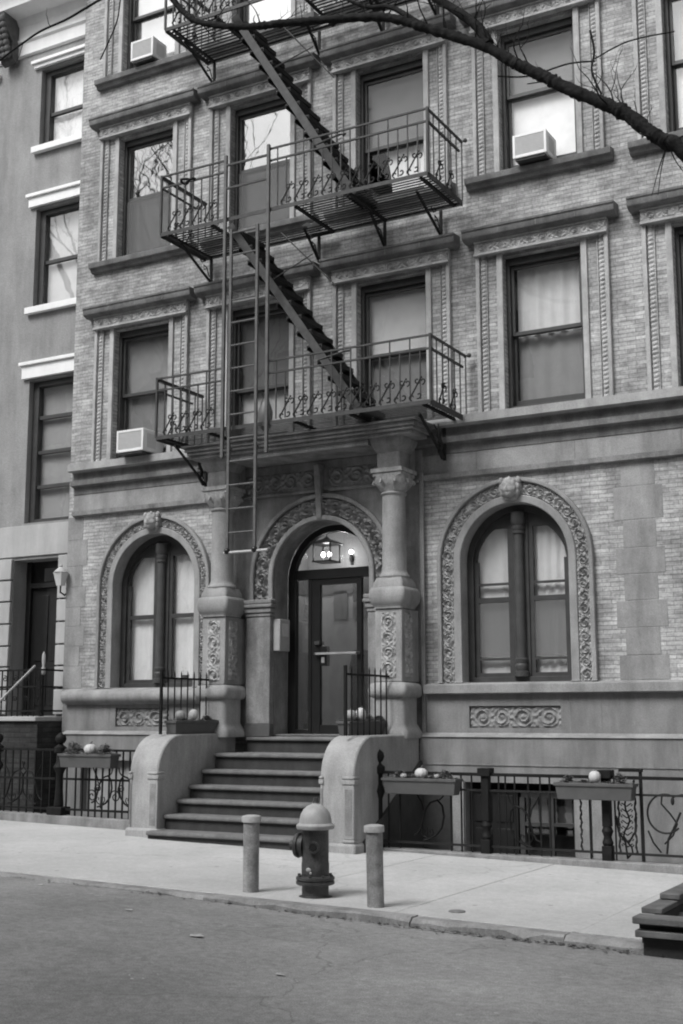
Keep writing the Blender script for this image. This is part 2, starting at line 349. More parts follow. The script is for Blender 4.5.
# ---- carved relief: a running scroll of leaves as real height
def rinceau(u, v, w, p):
    k = np.floor(u / p); uc = (k + .5) * p; sg = np.where(k % 2 == 0, 1.0, -1.0)
    du = (u - uc) / (w * .5); dv = (v / (w * .5)) * sg; r = np.hypot(du, dv); th = np.arctan2(dv, du)
    rs = .30 + .42 * ((th + PI) / (2 * PI)); ridge = np.exp(-((r - rs) / .10) ** 2)
    ridge2 = np.exp(-((r - .86) / .11) ** 2) * (.75 + .25 * np.cos(7 * th))
    core = np.clip(1.25 - r / .24, 0, 1) * (.7 + .3 * np.cos(5 * th))
    q = np.abs(du) - (p / w); leaf = np.exp(-(q / .30) ** 2) * (.55 + .45 * np.cos(11 * dv + 5 * du)) * np.clip(1.2 - np.abs(dv), 0, 1)
    lob = np.clip((r - .95) * 4, 0, 1) * (.45 + .45 * np.sin(9 * th + 3 * r))
    h = np.maximum.reduce([ridge * .95, ridge2 * .8, core, leaf * .9, lob * .7])
    edge = np.clip((w * .5 - np.abs(v)) / (w * .06), 0, 1)
    return h * edge
def beads(u, v, w, p):
    t = np.clip(1 - (v / (w * .5)) ** 2, 0, 1) ** .5
    return t * (.25 + .75 * np.abs(np.sin(PI * (u / p + v / w * .35))) ** .7)
def relief(path_fn, length, w, depth, p, res=.011, fn=rinceau, nv=None):
    nu = int(length / res) + 2; nv = nv or max(7, int(w / res) + 1)
    u, v = np.meshgrid(np.linspace(0, length, nu), np.linspace(-w / 2, w / 2, nv), indexing='ij')
    ph = random.uniform(0, 6); uj = u + p * .10 * np.sin(u * 5.3 + ph) if fn is rinceau else u
    h = fn(uj, v, w, p) * depth * (.82 + .18 * np.sin(u * 23.0 + v * 31 + ph) * np.sin(u * 9.1 - v * 17))
    return MB().grid(path_fn(u, v, h))
def rel_h(x0, z, y):      # horizontal strip facing -Y
    return lambda u, v, h: np.stack([x0 + u, y - h, z + v], -1)
def rel_v(x, z0, y):      # vertical strip facing -Y
    return lambda u, v, h: np.stack([x - v, y - h, z0 + u], -1)
def rel_vx(x, z0, y):     # vertical strip facing +X
    return lambda u, v, h: np.stack([x + h, y - v, z0 + u], -1)
def rel_arch(cx, rc, zs, z0, y):
    leg = zs - z0
    def f(u, v, h):
        r = rc - v * -1.0; a = np.clip((u - leg) / rc, 0, PI)
        x = cx - r * np.cos(a); z = zs + r * np.sin(a)
        lo = u < leg; hi = u > leg + PI * rc
        z = np.where(lo, z0 + u, np.where(hi, zs - (u - leg - PI * rc), z))
        x = np.where(lo, cx - r, np.where(hi, cx + r, x))
        return np.stack([x, y - h, z], -1)
    return f, 2 * leg + PI * rc
def moulding(x0, x1, prof, yw):               # prof: (out, z) bottom to top; solid back to the wall plane
    poly = [(yw - o_, z) for o_, z in prof] + [(yw + .02, prof[-1][1]), (yw + .02, prof[0][1])]
    return MB().prism_x(poly, x0, x1)

# ------------------------------------------------------------ ground
def gz(x): return -0.02 * (x + 5.0)
XL, XR = -46.0, 30.0
def sheet(y0, y1, off0, off1, nx=60, ny=6, jitter=0):
    xs = np.linspace(XL, XR, nx); ys = np.linspace(y0, y1, ny)
    X, Y = np.meshgrid(xs, ys, indexing='ij'); Z = gz(X) + off0 + (off1 - off0) * (Y - y0) / (y1 - y0)
    return MB().grid(np.stack([X, Y, Z], -1))
def slab(y0, y1, off, thick):
    v = []
    for x in (XL, XR):
        for y in (y0, y1):
            v += [(x, y, gz(x) + off), (x, y, gz(x) + off - thick)]
    return MB().add(v, [(0, 4, 6, 2), (1, 3, 7, 5), (0, 1, 5, 4), (2, 6, 7, 3), (0, 2, 3, 1), (4, 5, 7, 6)])
YK = 9.30                                    # kerb face
KW = 9.46
xs = np.linspace(XL, XR, 160); ys = np.array([0.5, .8, 1.5, 3, 5, 7, 8.4, 9.0, 9.32])
X, Y = np.meshgrid(xs, ys, indexing='ij')
Z = gz(X) - .052 - .026 * np.tanh((X + 6.0) / 1.2) + .10 * (1 - ((Y - 4.9) / 4.4) ** 2)
structure(obj('road', MB().grid(np.stack([X, Y, Z], -1)), ROAD))
# sidewalk: poured slabs with real joints between them
sw = MB()
edges = [XL, -33, -24, -16.2, -8.9, -6.19, -4.80, -3.25, -1.5, 1.5, 4.5, 12, XR]
def gprism(mb, x0, x1, y0, y1, off, thick, dy0=0, dy1=0):
    v = [(x0, y0 + dy0, gz(x0) + off), (x1, y0 + dy1, gz(x1) + off), (x1, y1, gz(x1) + off), (x0, y1, gz(x0) + off)]
    v += [(a, b, c - thick) for a, b, c in v]
    mb.add(v, [(0, 1, 2, 3), (7, 6, 5, 4), (0, 4, 5, 1), (1, 5, 6, 2), (2, 6, 7, 3), (3, 7, 4, 0)])
for a, b in zip(edges[:-1], edges[1:]):
    o_ = random.uniform(-.003, .003)
    gprism(sw, a + .0018, b - .0018, KW + .008, 13.295, o_, .12)
structure(obj('sidewalk', sw, WALK, bevel=.006))
kb = MB(); x = XL; 
while x < XR:
    l_ = random.uniform(.9, 2.2); y_ = random.uniform(-.018, .018); o_ = random.uniform(-.018, .003)
    # each stone has a broken, uneven front edge
    n = 9; xs_ = np.linspace(x + .003, x + l_ - .003, n)
    fr = [y_ + random.uniform(-.012, .014) for _ in range(n)]; ch = [random.choice([.012, .016, .02, .035, .05]) for _ in range(n)]
    vs_ = []
    for i in range(n):
        X_ = xs_[i]; g = gz(X_) + o_
        vs_ += [(X_, YK + fr[i], g - .3), (X_, YK + fr[i], g - ch[i]), (X_, YK + fr[i] + ch[i] * 1.3, g), (X_, KW, g), (X_, KW, g - .3)]
    fs = []
    for i in range(n - 1):
        for k in range(4): fs.append((i * 5 + k, (i + 1) * 5 + k, (i + 1) * 5 + k + 1, i * 5 + k + 1))
    fs += [(0, 1, 2, 3, 4), tuple((n - 1) * 5 + k for k in (4, 3, 2, 1, 0))]
    kb.add(vs_, fs); x += l_
structure(obj('kerb', kb, KERB, smooth=25))
opp = MB(); gprism(opp, XL, XR, -5.2, .5, .08, .3)
structure(obj('far_sidewalk', opp, WALK))
# low ground behind the fences: front yards below the windows
yd = MB(); yd.box(-6.93, 12, 13.52, 14.75, -.4, -.10); structure(obj('areaway_floor', yd, mat('areaway_concrete', .12, .9, .2, 2, .3, 40, stain=.4)))
yd = MB(); yd.box(-30, -10.22, 13.52, 15.0, -.4, .10); structure(obj('yard_floor', yd, MATS['areaway_concrete']))
lit = MB()                                    # leaf litter and grit lying in the gutter
for _ in range(420):
    x = random.uniform(-10.5, -1.5) if random.random() < .5 else random.gauss(-3.6, .9); y = YK - abs(random.gauss(0, .06)) - .005
    s_ = random.uniform(.008, .028); a = random.random() * 6; z_ = gz(x) - .050 - .026 * math.tanh((x + 6.0) / 1.2) + random.uniform(0, .012)
    lit.add([(x + s_ * math.cos(a + k * PI / 2) * (1 if k % 2 else .6), y + s_ * math.sin(a + k * PI / 2) * .7, z_ + random.uniform(0, .012)) for k in range(4)], [(0, 1, 2, 3)])
lo = obj('gutter_litter', lit, mat('dead_leaf', .09, .9, .6, 30), smooth=0); lo['kind'] = 'stuff'
def road_z(x, y): return gz(x) - .052 - .026 * math.tanh((x + 6.0) / 1.2) + .10 * (1 - ((y - 4.9) / 4.4) ** 2)
lit = MB()                                    # pale scraps of paper and dry leaves on the road
for x, y, s_ in [(-8.2, 9.0, .07), (-6.6, 8.3, .07), (-5.5, 7.7, .09), (-4.3, 6.9, .06), (-3.6, 8.9, .03), (-7.3, 8.8, .03)] + [(random.uniform(-9, -1.5), random.uniform(5, 9.2), random.uniform(.008, .022)) for _ in range(70)]:
    a = random.random() * 6; q = [random.uniform(.4, 1) for _ in range(5)]
    lit.add([(x + s_ * q[k] * math.cos(a + k * 1.26), y + s_ * q[k] * .6 * math.sin(a + k * 1.26), road_z(x, y) + .006 + random.uniform(0, .008)) for k in range(5)], [(0, 1, 2, 3, 4)])
lo = obj('road_litter', lit, mat('dry_scrap', .36, .9, .3, 30), smooth=0); lo['kind'] = 'stuff'
# ------------------------------------------------------------ the main building
W = 14.7
BAYS = [-11.72, -9.58, -7.42, -5.25, -3.03, -0.86]
FLOORS = [(5.44, 7.52), (8.68, 10.70), (11.80, 13.85)]
HW = .53
XB0, XB1 = -13.07, 0.6
DCX, DR, DZ0, DZS = -8.49, .775, 1.28, 3.46
ARCHES = [(-11.37, .75, 1.03, 3.50), (-5.72, .72, 1.04, 3.52)]
bld = thing('apartment_house', 'pale brick apartment house with carved stone arches and a columned doorway', 'building', (DCX, W, 0))
def B(name, mb, m, parent=None, **k):
    """a part of the building: world coordinates in, stored relative to the building's base"""
    if parent is None: mv(mb, -DCX, -W, 0); parent = bld
    else: mv(mb, -DCX, -W, 0)
    return obj(name, mb, m, parent, **k)
holes = [rect(c - HW, c + HW, a, b) for c in BAYS for a, b in FLOORS]
for cx, ri, ro, zs in ARCHES: holes.append(archloop(cx, ri + .015, 1.985, zs))
holes.append(archloop(DCX, DR, DZ0, DZS))
fix_normals(B('wall', plate_with_holes(rect(XB0, XB1, 1.0, 14.95), holes, W, W + .30), BRICK, smooth=0))
sidew = MB(); sidew.box(XB0, XB0 + .25, W + .301, 19.5, -.1, 14.95); sidew.box(XB1 - .25, XB1, W + .301, 19.5, -.1, 14.95)
B('side_wall', sidew, BRICK, smooth=0)
inn = MB(); inn.box(XB0 + .25, XB1 - .25, 17.6, 17.7, -.2, 14.9)
for z_ in (-.2, 1.2, 4.85, 8.15, 11.4, 14.8): inn.box(XB0 + .25, XB1 - .25, W + .302, 17.6, z_, z_ + .1)
for c in (-12.6, -10.65, -8.5, -6.33, -4.14, -1.9):
    inn.box(c - .05, c + .05, W + .303, 17.6, 5.0, 14.8)
inn.box(-10.56, -10.46, W + .303, 17.6, 1.3, 4.85); inn.box(-7.0, -6.9, W + .303, 17.6, 1.3, 4.85)
B('interior_wall', inn, ROOM, smooth=0)
rf = MB(); rf.box(XB0 - .02, XB1 + .02, W - .05, 19.5, 14.951, 15.15); B('roof', rf, STONED)
B('roof_cornice', moulding(XB0 - .15, XB1 + .15, [(.0, 14.1), (.1, 14.15), (.12, 14.4), (.4, 14.55), (.5, 14.75), (.55, 14.94)], W), STONED)
# string course and frieze above the ground floor
bed = [(.03, 4.957), (.04, 4.965), (.05, 5.075), (.125, 5.095), (.13, 5.17), (.085, 5.178), (.075, 5.285), (.09, 5.299)]
fascia = [(.09, 5.30), (.195, 5.306), (.205, 5.312), (.205, 5.42), (.0, 5.45)]
taenia = [(.02, 4.62), (.07, 4.635), (.075, 4.70), (.03, 4.709)]
for a, b, m1, m2 in ((XB0 + .12, -10.17, SILLS, STONE), (-6.88, XB1, SILLS, STONE), (-10.168, -6.882, STONED, STONED)):
    sc_ = B('string_course', moulding(a, b, fascia, W), m1, smooth=30)
    B('bed_moulding', moulding(a, b, bed, W), CROWN, sc_, smooth=30)  # deep shade of the coves put into a darker stone colour
    B('frieze_band', moulding(a, b, [(.03, 4.71), (.03, 4.956)], W), m2, sc_, smooth=30)
    B('taenia', moulding(a, b, taenia, W), STONED, sc_, smooth=30)
jo = MB()
for x in np.arange(-6.2, .5, 1.32): jo.box(x, x + .006, W - .032, W - .02, 4.725, 4.95)
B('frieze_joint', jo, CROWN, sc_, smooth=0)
# sills, aprons and plinth of the ground floor
B('sill_course', moulding(-6.93, XB1, [(.085, 1.845), (.17, 1.855), (.17, 1.965), (.0, 1.992)], W), STONE, bevel=.006)
tor = [(.06, 1.74)] + [(.10 + .11 * math.cos(a), 1.865 + .105 * math.sin(a)) for a in np.linspace(-PI / 2, PI / 2, 9)] + [(.0, 1.992)]
B('sill_course', moulding(XB0 + .14, -10.15, tor, W), STONE, smooth=50)
def apron(x0, x1, p0, p1, stone):
    m = plate_with_holes(rect(x0, x1, 1.30, 1.86), [rect(p0, p1, 1.43, 1.70)], W - .075, W - .002)
    o = fix_normals(B('apron', m, stone, smooth=0)); b = MB(); b.box(p0 + .001, p1 - .001, W - .03, W - .003, 1.431, 1.699)
    B('panel_ground', b, CARVED_D, o, smooth=0)
    B('carved_panel', relief(rel_h(p0 + .004, 1.565, W - .031), p1 - p0 - .008, .262, .045, .29), CARVED_D, o, smooth=60)
    jm = MB()
    for x in (p0 - .12, p1 + .11, p1 + .5): jm.box(x, x + .008, W - .078, W - .07, 1.33, 1.84)
    B('joint', jm, STONED, o, smooth=0)
apron(-6.93, XB1, -6.34, -5.14, BASE); apron(XB0 + .08, -10.15, -11.98, -11.0, BASE)
PY = 14.5
def plinth(x0, x1, zb, hl):
    m = plate_with_holes(rect(x0, x1, zb, 1.318), hl, PY, W - .003)
    fix_normals(B('plinth', m, BASE, smooth=0))
plinth(-6.97, XB1, -.3, [rect(-6.36, -4.95, -.2, .775), rect(-3.2, -1.9, -.2, .775)]); plinth(XB0 + .17, -10.15, -.1, [rect(-12.5, -11.2, .22, .95)])
pj = MB(); pj.box(-6.9, XB1, PY - .012, PY + .01, .978, .988)
for x in (-6.40, -4.0, -2.2): pj.box(x, x + .008, PY - .003, PY + .01, .992, 1.30)
B('plinth_joint', pj, STONED, smooth=0)
wt = MB().prism_x([(PY - .02, 1.319), (W - .09, 1.319), (W - .09, 1.37), (PY + .02, 1.335)], -6.97, XB1); B('water_table', wt, STONE)
wt = MB().prism_x([(PY - .02, 1.319), (W - .09, 1.319), (W - .09, 1.37), (PY + .02, 1.335)], XB0 + .17, -10.15); B('water_table', wt, STONE)
# basement window and service door, set back in the plinth
bw_ = MB(); y = PY + .13
bw_.box(-5.62, -4.96, y, y + .06, -.2, -.12); bw_.box(-5.68, -4.96, y, y + .06, .60, .68)
for x in (-5.70, -5.33, -5.02): bw_.box(x, x + .06, y + .001, y + .059, -.119, .599)
bw_.box(-5.64, -5.02, y + .005, y + .05, .27, .31)
bwin = B('basement_window', bw_, WOOD)
g = MB(); g.box(-5.64, -5.02, y + .03, y + .036, -.12, .6); B('pane', g, GLASS, bwin, smooth=0)
g = MB(); g.box(-5.66, -5.0, y + .10, y + .11, .28, .6); B('blind', g, cloth(.1), bwin, smooth=0)
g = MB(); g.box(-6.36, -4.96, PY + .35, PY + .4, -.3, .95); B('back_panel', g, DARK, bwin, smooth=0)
g = MB(); g.box(-6.34, -5.72, y, y + .05, -.2, .68)
for x0 in (-6.28, -6.0):
    g.box(x0, x0 + .22, y - .015, y - .001, -.1, .22); g.box(x0, x0 + .22, y - .015, y - .001, .3, .62)
B('service_door', g, BLACK, bevel=.004)
bp_ = MB(); bp_.box(-4.96, -4.76, PY - .03, PY - .001, -.25, .78); bp_.box(-4.745, -4.6, PY - .03, PY - .001, -.25, .78); B('basement_pier', bp_, STONE, bevel=.005)
bp_ = MB(); bp_.box(-6.52, -6.37, PY - .03, PY - .001, -.25, .80); B('basement_pier', bp_, STONE, bevel=.005)
lb = MB(); lb.box(-12.5, -11.2, PY + .14, PY + .2, .22, .95)
for x in np.arange(-12.4, -11.2, .13): lb.box(x, x + .07, PY + .12, PY + .139, .24, .93)
B('basement_shutter', lb, mat('pale_shutter', .3, .7, .1, 6))
# ---- quoins
ql = MB(); z_ = 1.995; i = 0
for z_, z2, wd in ((1.995, 2.33, .36), (2.335, 2.63, .30), (2.635, 2.935, .38), (2.94, 3.225, .30), (3.23, 3.535, .385), (3.54, 3.855, .31), (3.86, 4.26, .395), (4.265, 4.625, .30)):
    ql = MB(); ql.box(XB0 - .004, XB0 + wd, W - .005, W + .02, z_, z2 + .002); B('quoin', ql, STONE, bevel=.003)
QR = [(-4.32, -3.905, 4.32, 4.625), (-4.42, -3.82, 3.91, 4.315), (-4.315, -3.915, 3.57, 3.905), (-4.415, -3.82, 3.253, 3.565), (-4.325, -3.915, 2.937, 3.248), (-4.428, -3.815, 2.614, 2.932), (-4.33, -3.915, 2.288, 2.609), (-4.415, -3.82, 1.996, 2.283)]
for a, b, c, d in QR:
    q = MB(); q.box(a, b, W - .004, W + .02, c, d); B('quoin', q, STONE, bevel=.004)
# ---- upper windows
# (bay, floor): upper shade value / lower value / screen on lower sash / glass kind / drop of the upper shade
WIN = {(0, 0): dict(up=.32, lo=.24, mid=.5), (0, 1): dict(up=None, lo=.2, screen=True, bright=True), (0, 2): dict(up=.85, lo=.8, bright=True),
       (1, 0): dict(up=.16, lo=.5, mid=.40, fig=True), (1, 1): dict(up=None, lo=.12, screen=True, bright=True), (1, 2): dict(up=.85, lo=.8, bright=True),
       (2, 0): dict(up=.8, lo=.26, mid=.5), (2, 1): dict(up=.22, lo=.8, mid=.42, drape=True), (2, 2): dict(up=.5, lo=.4),  # the pale first shade stands in for a bright mirrored house
       (3, 0): dict(up=.8, lo=.33, sheer=True), (3, 1): dict(up=.24, lo=.9, mid=.55), (3, 2): dict(up=.3, lo=.3),
       (4, 0): dict(up=.3, lo=.3), (4, 1): dict(up=.4, lo=.8), (4, 2): dict(up=.3, lo=.3), (5, 0): dict(up=.3, lo=.2), (5, 1): dict(up=.3, lo=.3), (5, 2): dict(up=.3, lo=.3)}
def ring_box(x0, x1, z0, z1, y0, y1, wl, wt_=None, wb=None):
    m = MB(); wt_ = wt_ or wl; wb = wb or wl
    m.box(x0, x0 + wl, y0, y1, z0, z1); m.box(x1 - wl, x1, y0, y1, z0, z1)
    m.box(x0 + wl, x1 - wl, y0 + .001, y1 - .001, z0, z0 + wb); m.box(x0 + wl, x1 - wl, y0 + .001, y1 - .001, z1 - wt_, z1); return m
def curtain_mesh(x0, x1, z0, z1, y, amp=.02, folds=9, gather=0.0):
    nu, nv = 60, 10; pts = np.zeros((nu, nv, 3)); rs = random.uniform(0, 6)
    for i in range(nu):
        for j in range(nv):
            u = i / (nu - 1); v = j / (nv - 1)
            xx = x0 + (x1 - x0) * u; 
            if gather: xx = x0 + (x1 - x0) * u * (1 - gather * (1 - v) * (.5 + .5 * v))
            pts[i, j] = (xx, y + amp * math.sin(folds * 2 * PI * u + rs) * (.6 + .4 * math.sin(3 * u + rs)) + amp * .3 * math.sin(17 * u), z0 + (z1 - z0) * v)
    return MB().grid(pts)
for bi, c in enumerate(BAYS):
    for fi, (za, zb) in enumerate(FLOORS):
        o = WIN[(bi, fi)]; x0, x1 = c - HW + .005, c + HW - .005; yf = W + .10
        zm = za + (zb - za) * o.get('mid', .5); z0 = za + .03
        fr = ring_box(x0, x1, z0, zb, yf, yf + .15, .045, .10, .05)
        w_ = B('window', fr, WOOD, bevel=.004)
        s1 = ring_box(x0 + .047, x1 - .047, zm - .01, zb - .102, yf + .05, yf + .09, .036, .05, .05); B('sash', s1, WOODM if fi else WOOD, w_, bevel=.003)
        s2 = ring_box(x0 + .047, x1 - .047, z0 + .062, zm + .035, yf + .095, yf + .135, .036, .045, .075); B('sash', s2, WOOD, w_, bevel=.003)
        gm = GLASSR if o.get('bright') else GLASSM if fi == 1 and bi in (2, 3) else GLASSL
        g = MB(); g.box(x0 + .08, x1 - .08, yf + .066, yf + .070, zm + .035, zb - .15); B('pane', g, gm, w_, smooth=0)
        g = MB(); g.box(x0 + .08, x1 - .08, yf + .112, yf + .116, z0 + .13, zm - .008); B('pane', g, gm if not o.get('screen') else GLASSL, w_, smooth=0)
        if o['up']:
            if o.get('sheer'): B('curtain', curtain_mesh(x0 + .08, x1 - .08, zm, zb - .08, yf + .18, .012, 5.3), cloth(o['up']), w_, smooth=80)
            else:
                g = MB(); g.box(x0 + .05, x1 - .05, yf + .155, yf + .16, zm - .02, zb - .06); B('blind', g, cloth(o['up']), w_, smooth=0)
        if o.get('drape'): B('curtain', curtain_mesh(x1 - .1, x0 + .30, z0 + .1, zm + .05, yf + .19, .02, 6, .35), cloth(o['lo']), w_, smooth=80)
        elif o.get('sheer'): B('curtain', curtain_mesh(x0 + .08, x1 - .08, z0 + .05, zm + .02, yf + .19, .010, 4.2), cloth(o['lo']), w_, smooth=80)
        elif o['lo']:
            g = MB(); g.box(x0 + .05, x1 - .05, yf + .17, yf + .175, z0 + .04, zm + .02); B('blind', g, cloth(o['lo']), w_, smooth=0)
        if o.get('screen'):
            g = MB(); g.box(x0 + .046, x1 - .046, yf + .040, yf + .042, z0 + .052, zm - .012); B('insect_screen', g, SCREEN, w_, smooth=0)
        if o.get('fig'):
            g = MB().lathe([(.05, za + .25), (.11, za + .32), (.13, za + .5), (.07, za + .68), (.05, za + .75), (.075, za + .78)], c - .05, yf + .19, 16); B('vase', g, mat('dull_vase', .12, .4), w_, smooth=60)
        # stone dressings round the opening
        for s in (1, -1):
            su = MB()
            for (a, b, p, q) in ((.532, .61, -.035, .16), (.745, .755, -.03, .0), (.845, .895, -.06, .0)):
                xa, xb = sorted((c + s * a, c + s * b)); su.box(xa, xb, W + p, W + q if q else W - .001, za, zb + .06)
            su.box(*sorted((c + s * .61, c + s * .895)), W - .012, W - .0015, za, za + .03)
            ss = B('window_surround', su, TRIM, bevel=.006)
        for s in (-1, 1):
            B('rope_moulding', relief(rel_v(c + s * .80, za, W - .006), zb + .05 - za, .085,   .036, .058, .0097, beads, 7), TRIM, ss, smooth=60)
        li = MB(); li.box(c - .90, c + .90, W - .11, W - .001, zb + .04, zb + .072); li.box(c - .90, c + .90, W - .105, W - .001, zb + .212, zb + .235); li.box(c - .90, c + .90, W - .075, W - .002, zb + .072, zb + .212)
        lo_ = B('lintel', li, TRIM, ss, bevel=.004)
        B('carved_frieze', relief(rel_h(c - .89, zb + .142, W - .0755), 1.78, .138, .042, .21, .0115), TRIM, ss, smooth=60)
        pr = [(.11, zb + .236), (.135, zb + .242), (.19, zb + .268), (.195, zb + .275), (.20, zb + .35), (.215, zb + .36), (.218, zb + .388), (.0, zb + .405)]
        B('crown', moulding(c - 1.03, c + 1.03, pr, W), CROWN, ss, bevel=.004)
        for k in range(3):
            jm = MB(); xx = c - .52 + k * .52; jm.box(xx, xx + .008, W - .2035, W - .19, zb + .278, zb + .348); B('joint', jm, STONED, ss, smooth=0)
        if fi > 0:
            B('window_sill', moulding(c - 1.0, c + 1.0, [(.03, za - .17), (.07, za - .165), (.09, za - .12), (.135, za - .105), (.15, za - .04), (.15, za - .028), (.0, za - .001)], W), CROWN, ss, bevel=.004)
# ---- arched ground floor windows
def face_fn(d):
    # brow, eyes, nose, mouth, chin, curls, modelled on an egg; the face looks along -Y
    x, y, z_ = d; r = 1.0
    if y < 0:
        r += .30 * math.exp(-((x / .13) ** 2 + ((z_ - .02) / .22) ** 2))
        for s in (-1, 1):
            r -= .16 * math.exp(-(((x - s * .30) / .14) ** 2 + ((z_ - .18) / .10) ** 2)); r += .10 * math.exp(-(((x - s * .32) / .2) ** 2 + ((z_ - .36) / .09) ** 2))
            r += .10 * math.exp(-(((x - s * .38) / .2) ** 2 + ((z_ + .2) / .16) ** 2))
        r -= .12 * math.exp(-((x / .24) ** 2 + ((z_ + .42) / .06) ** 2)); r += .08 * math.exp(-((x / .2) ** 2 + ((z_ + .34) / .06) ** 2)) + .1 * math.exp(-((x / .2) ** 2 + ((z_ + .72) / .16) ** 2))
    if z_ > .5 or abs(x) > .72: r += .09 + .10 * math.sin(9 * math.atan2(z_, x)) * math.sin(7 * y + 2)
    return r
for k, (cx, ri, ro, zs) in enumerate(ARCHES):
    z0 = 1.993
    rg = arch_ring(cx, ri, ri + .10, zs, z0, W - .055, W + .18, 44)
    par = B('arched_surround', rg, STONE, smooth=30, bevel=.012)
    wc = ro - ri - .10 - .055
    B('band_ground', arch_ring(cx, ri + .101, ro - .056, zs, z0, W - .02, W - .002, 44), CARVE, par, smooth=30)
    f, ln = rel_arch(cx, ri + .10 + wc / 2, zs, z0, W - .021)
    B('carved_band', relief(f, ln, wc, .055, .155, .0095), CARVE, par, smooth=60)
    B('outer_band', arch_ring(cx, ro - .055, ro, zs, z0, W - .085, W - .002, 44), STONE, par, smooth=30, bevel=.012)
    ks = MB().prism_y([(cx - .12, zs + ri + .30), (cx - .15, zs + ri + .20), (cx - .07, zs + ri + .02), (cx + .07, zs + ri + .02), (cx + .15, zs + ri + .20), (cx + .12, zs + ri + .30)], W - .10, W - .002)
    B('keystone', ks, CARVE, par, bevel=.02)
    for s in (-1, 1):
        for q in range(3): 
            ks = MB().ball((cx + s * (.115 - q * .012), W - .11, zs + ri + .27 - q * .075), .045, 10, 8, .8, .7, 1.1); B('leaf', ks, CARVE, par, smooth=60)
    B('carved_face', MB().ball((cx, W - .12, zs + ri + .175), .115, 36, 28, .82, .75, 1.12, face_fn), CARVE, par, smooth=70)
    # the timber window: round frame, two narrow sashes and a turned post between
    yw = W + .17
    aw = B('arched_window', arch_ring(cx, ri - .085, ri - .001, zs, z0, yw, yw + .12, 44), WOOD, smooth=30)
    m = MB(); m.box(cx - ri + .084, cx + ri - .084, yw + .001, yw + .119, z0, z0 + .07)
    m.box(cx - .115, cx + .115, yw + .02, yw + .10, z0 + .07, zs + ri - .09); B('frame', m, WOOD, aw, bevel=.004)
    r_ = .068; zt = zs + .50
    B('turned_post', MB().lathe([(r_ + .03, z0 + .07), (r_ + .03, z0 + .13), (r_, z0 + .14), (r_ + .012, z0 + .20), (r_ + .012, z0 + .22), (r_, z0 + .23), (r_ + .014, z0 + .27), (r_ + .014, z0 + .29), (r_, z0 + .30),
        (r_ * .95, zt - .35), (r_ * .95, zt - .16), (r_ + .014, zt - .15), (r_ + .014, zt - .13), (r_, zt - .12), (r_ + .016, zt - .09), (r_ + .016, zt - .06), (r_, zt - .05), (r_ + .03, zt), (r_ + .03, zt + .12)], cx, yw - .005, 20), WOODM, aw, smooth=50)
    zm = z0 + 1.05
    for s in (-1, 1):
        xa, xb = sorted((cx + s * .115, cx + s * (ri - .087))); wi = xb - xa
        def top_at(x): return zs + math.sqrt(max((ri - .087) ** 2 - (x - cx) ** 2, 0))
        # sash: stiles and rails; the head follows the arch
        sh = MB(); xo = cx + s * (ri - .087); xi = cx + s * .115; st = .055 * s
        sh.box(*sorted((xi, xi + st)), yw + .04, yw + .09, z0 + .07, zs + .48); sh.box(*sorted((xo, xo - st)), yw + .04, yw + .09, z0 + .07, zs + .02)
        sh.box(xa + .055, xb - .055, yw + .041, yw + .089, z0 + .07, z0 + .12)
        sh.box(xa + .055, xb - .055, yw + .041, yw + .089, zm - .03, zm + .03)
        if k == 1: sh.box(xa + .055, xb - .055, yw + .042, yw + .088, z0 + .28, z0 + .31)
        if k == 1: sh.box(xa + .055, xb - .055, yw + .042, yw + .088, zm + .185, zm + .215)
        xs_ = np.linspace(xi, xo, 12); lo2 = [(x, top_at(x) - .02) for x in xs_]; hi2 = [(x, min(top_at(x), zs + ri) + .03) for x in xs_]
        head = [(x, min(zz, zs + .50) - .06) for x, zz in lo2] + [(x, zz) for x, zz in reversed(hi2)]
        sh.prism_y(head, yw + .039, yw + .091); fix_normals(B('sash', sh, WOOD, aw, smooth=0))
        gl = [(x, z0 + .1) for x in (xi, xo)] + [(x, min(zz, zs + .5) - .03) for x, zz in reversed(lo2)]
        fix_normals(B('pane', MB().prism_y(gl, yw + .062, yw + .066), GLASSL, aw, smooth=0))
        v1 = .85 if k == 0 else .8
        B('curtain', curtain_mesh(xa + .01, xb - .01, z0 + .08, zs + .52, yw + .135, .009, random.choice((3, 4)) + random.random()), cloth(v1), aw, smooth=80)
        if k == 1:
            g = MB(); g.box(xa + .056, xb - .056, yw + .050, yw + .052, z0 + .32, zm - .032); B('insect_screen', g, SCREEN, aw, smooth=0)
    if k == 0:
        pl_ = MB().lathe([(.05, z0 + .07), (.065, z0 + .17), (.07, z0 + .18)], cx + .37, yw + .155, 12); pp = B('plant_pot', pl_, PLANTER, aw, smooth=50)
        lf = MB()
        for q in range(60):
            a = random.random() * 6.3; r0 = random.random() * .09; z_ = z0 + .18 + random.random() * .14; px, py = cx + .37 + r0 * math.cos(a), yw + .15 + r0 * .3 * math.sin(a)
            lf.add([(px, py, z_), (px + .02 * math.cos(a), py, z_ + .03), (px + .035 * math.cos(a), py + .005, z_ + .005)], [(0, 1, 2)])
        B('leaves', lf, LEAF, pp, smooth=0)
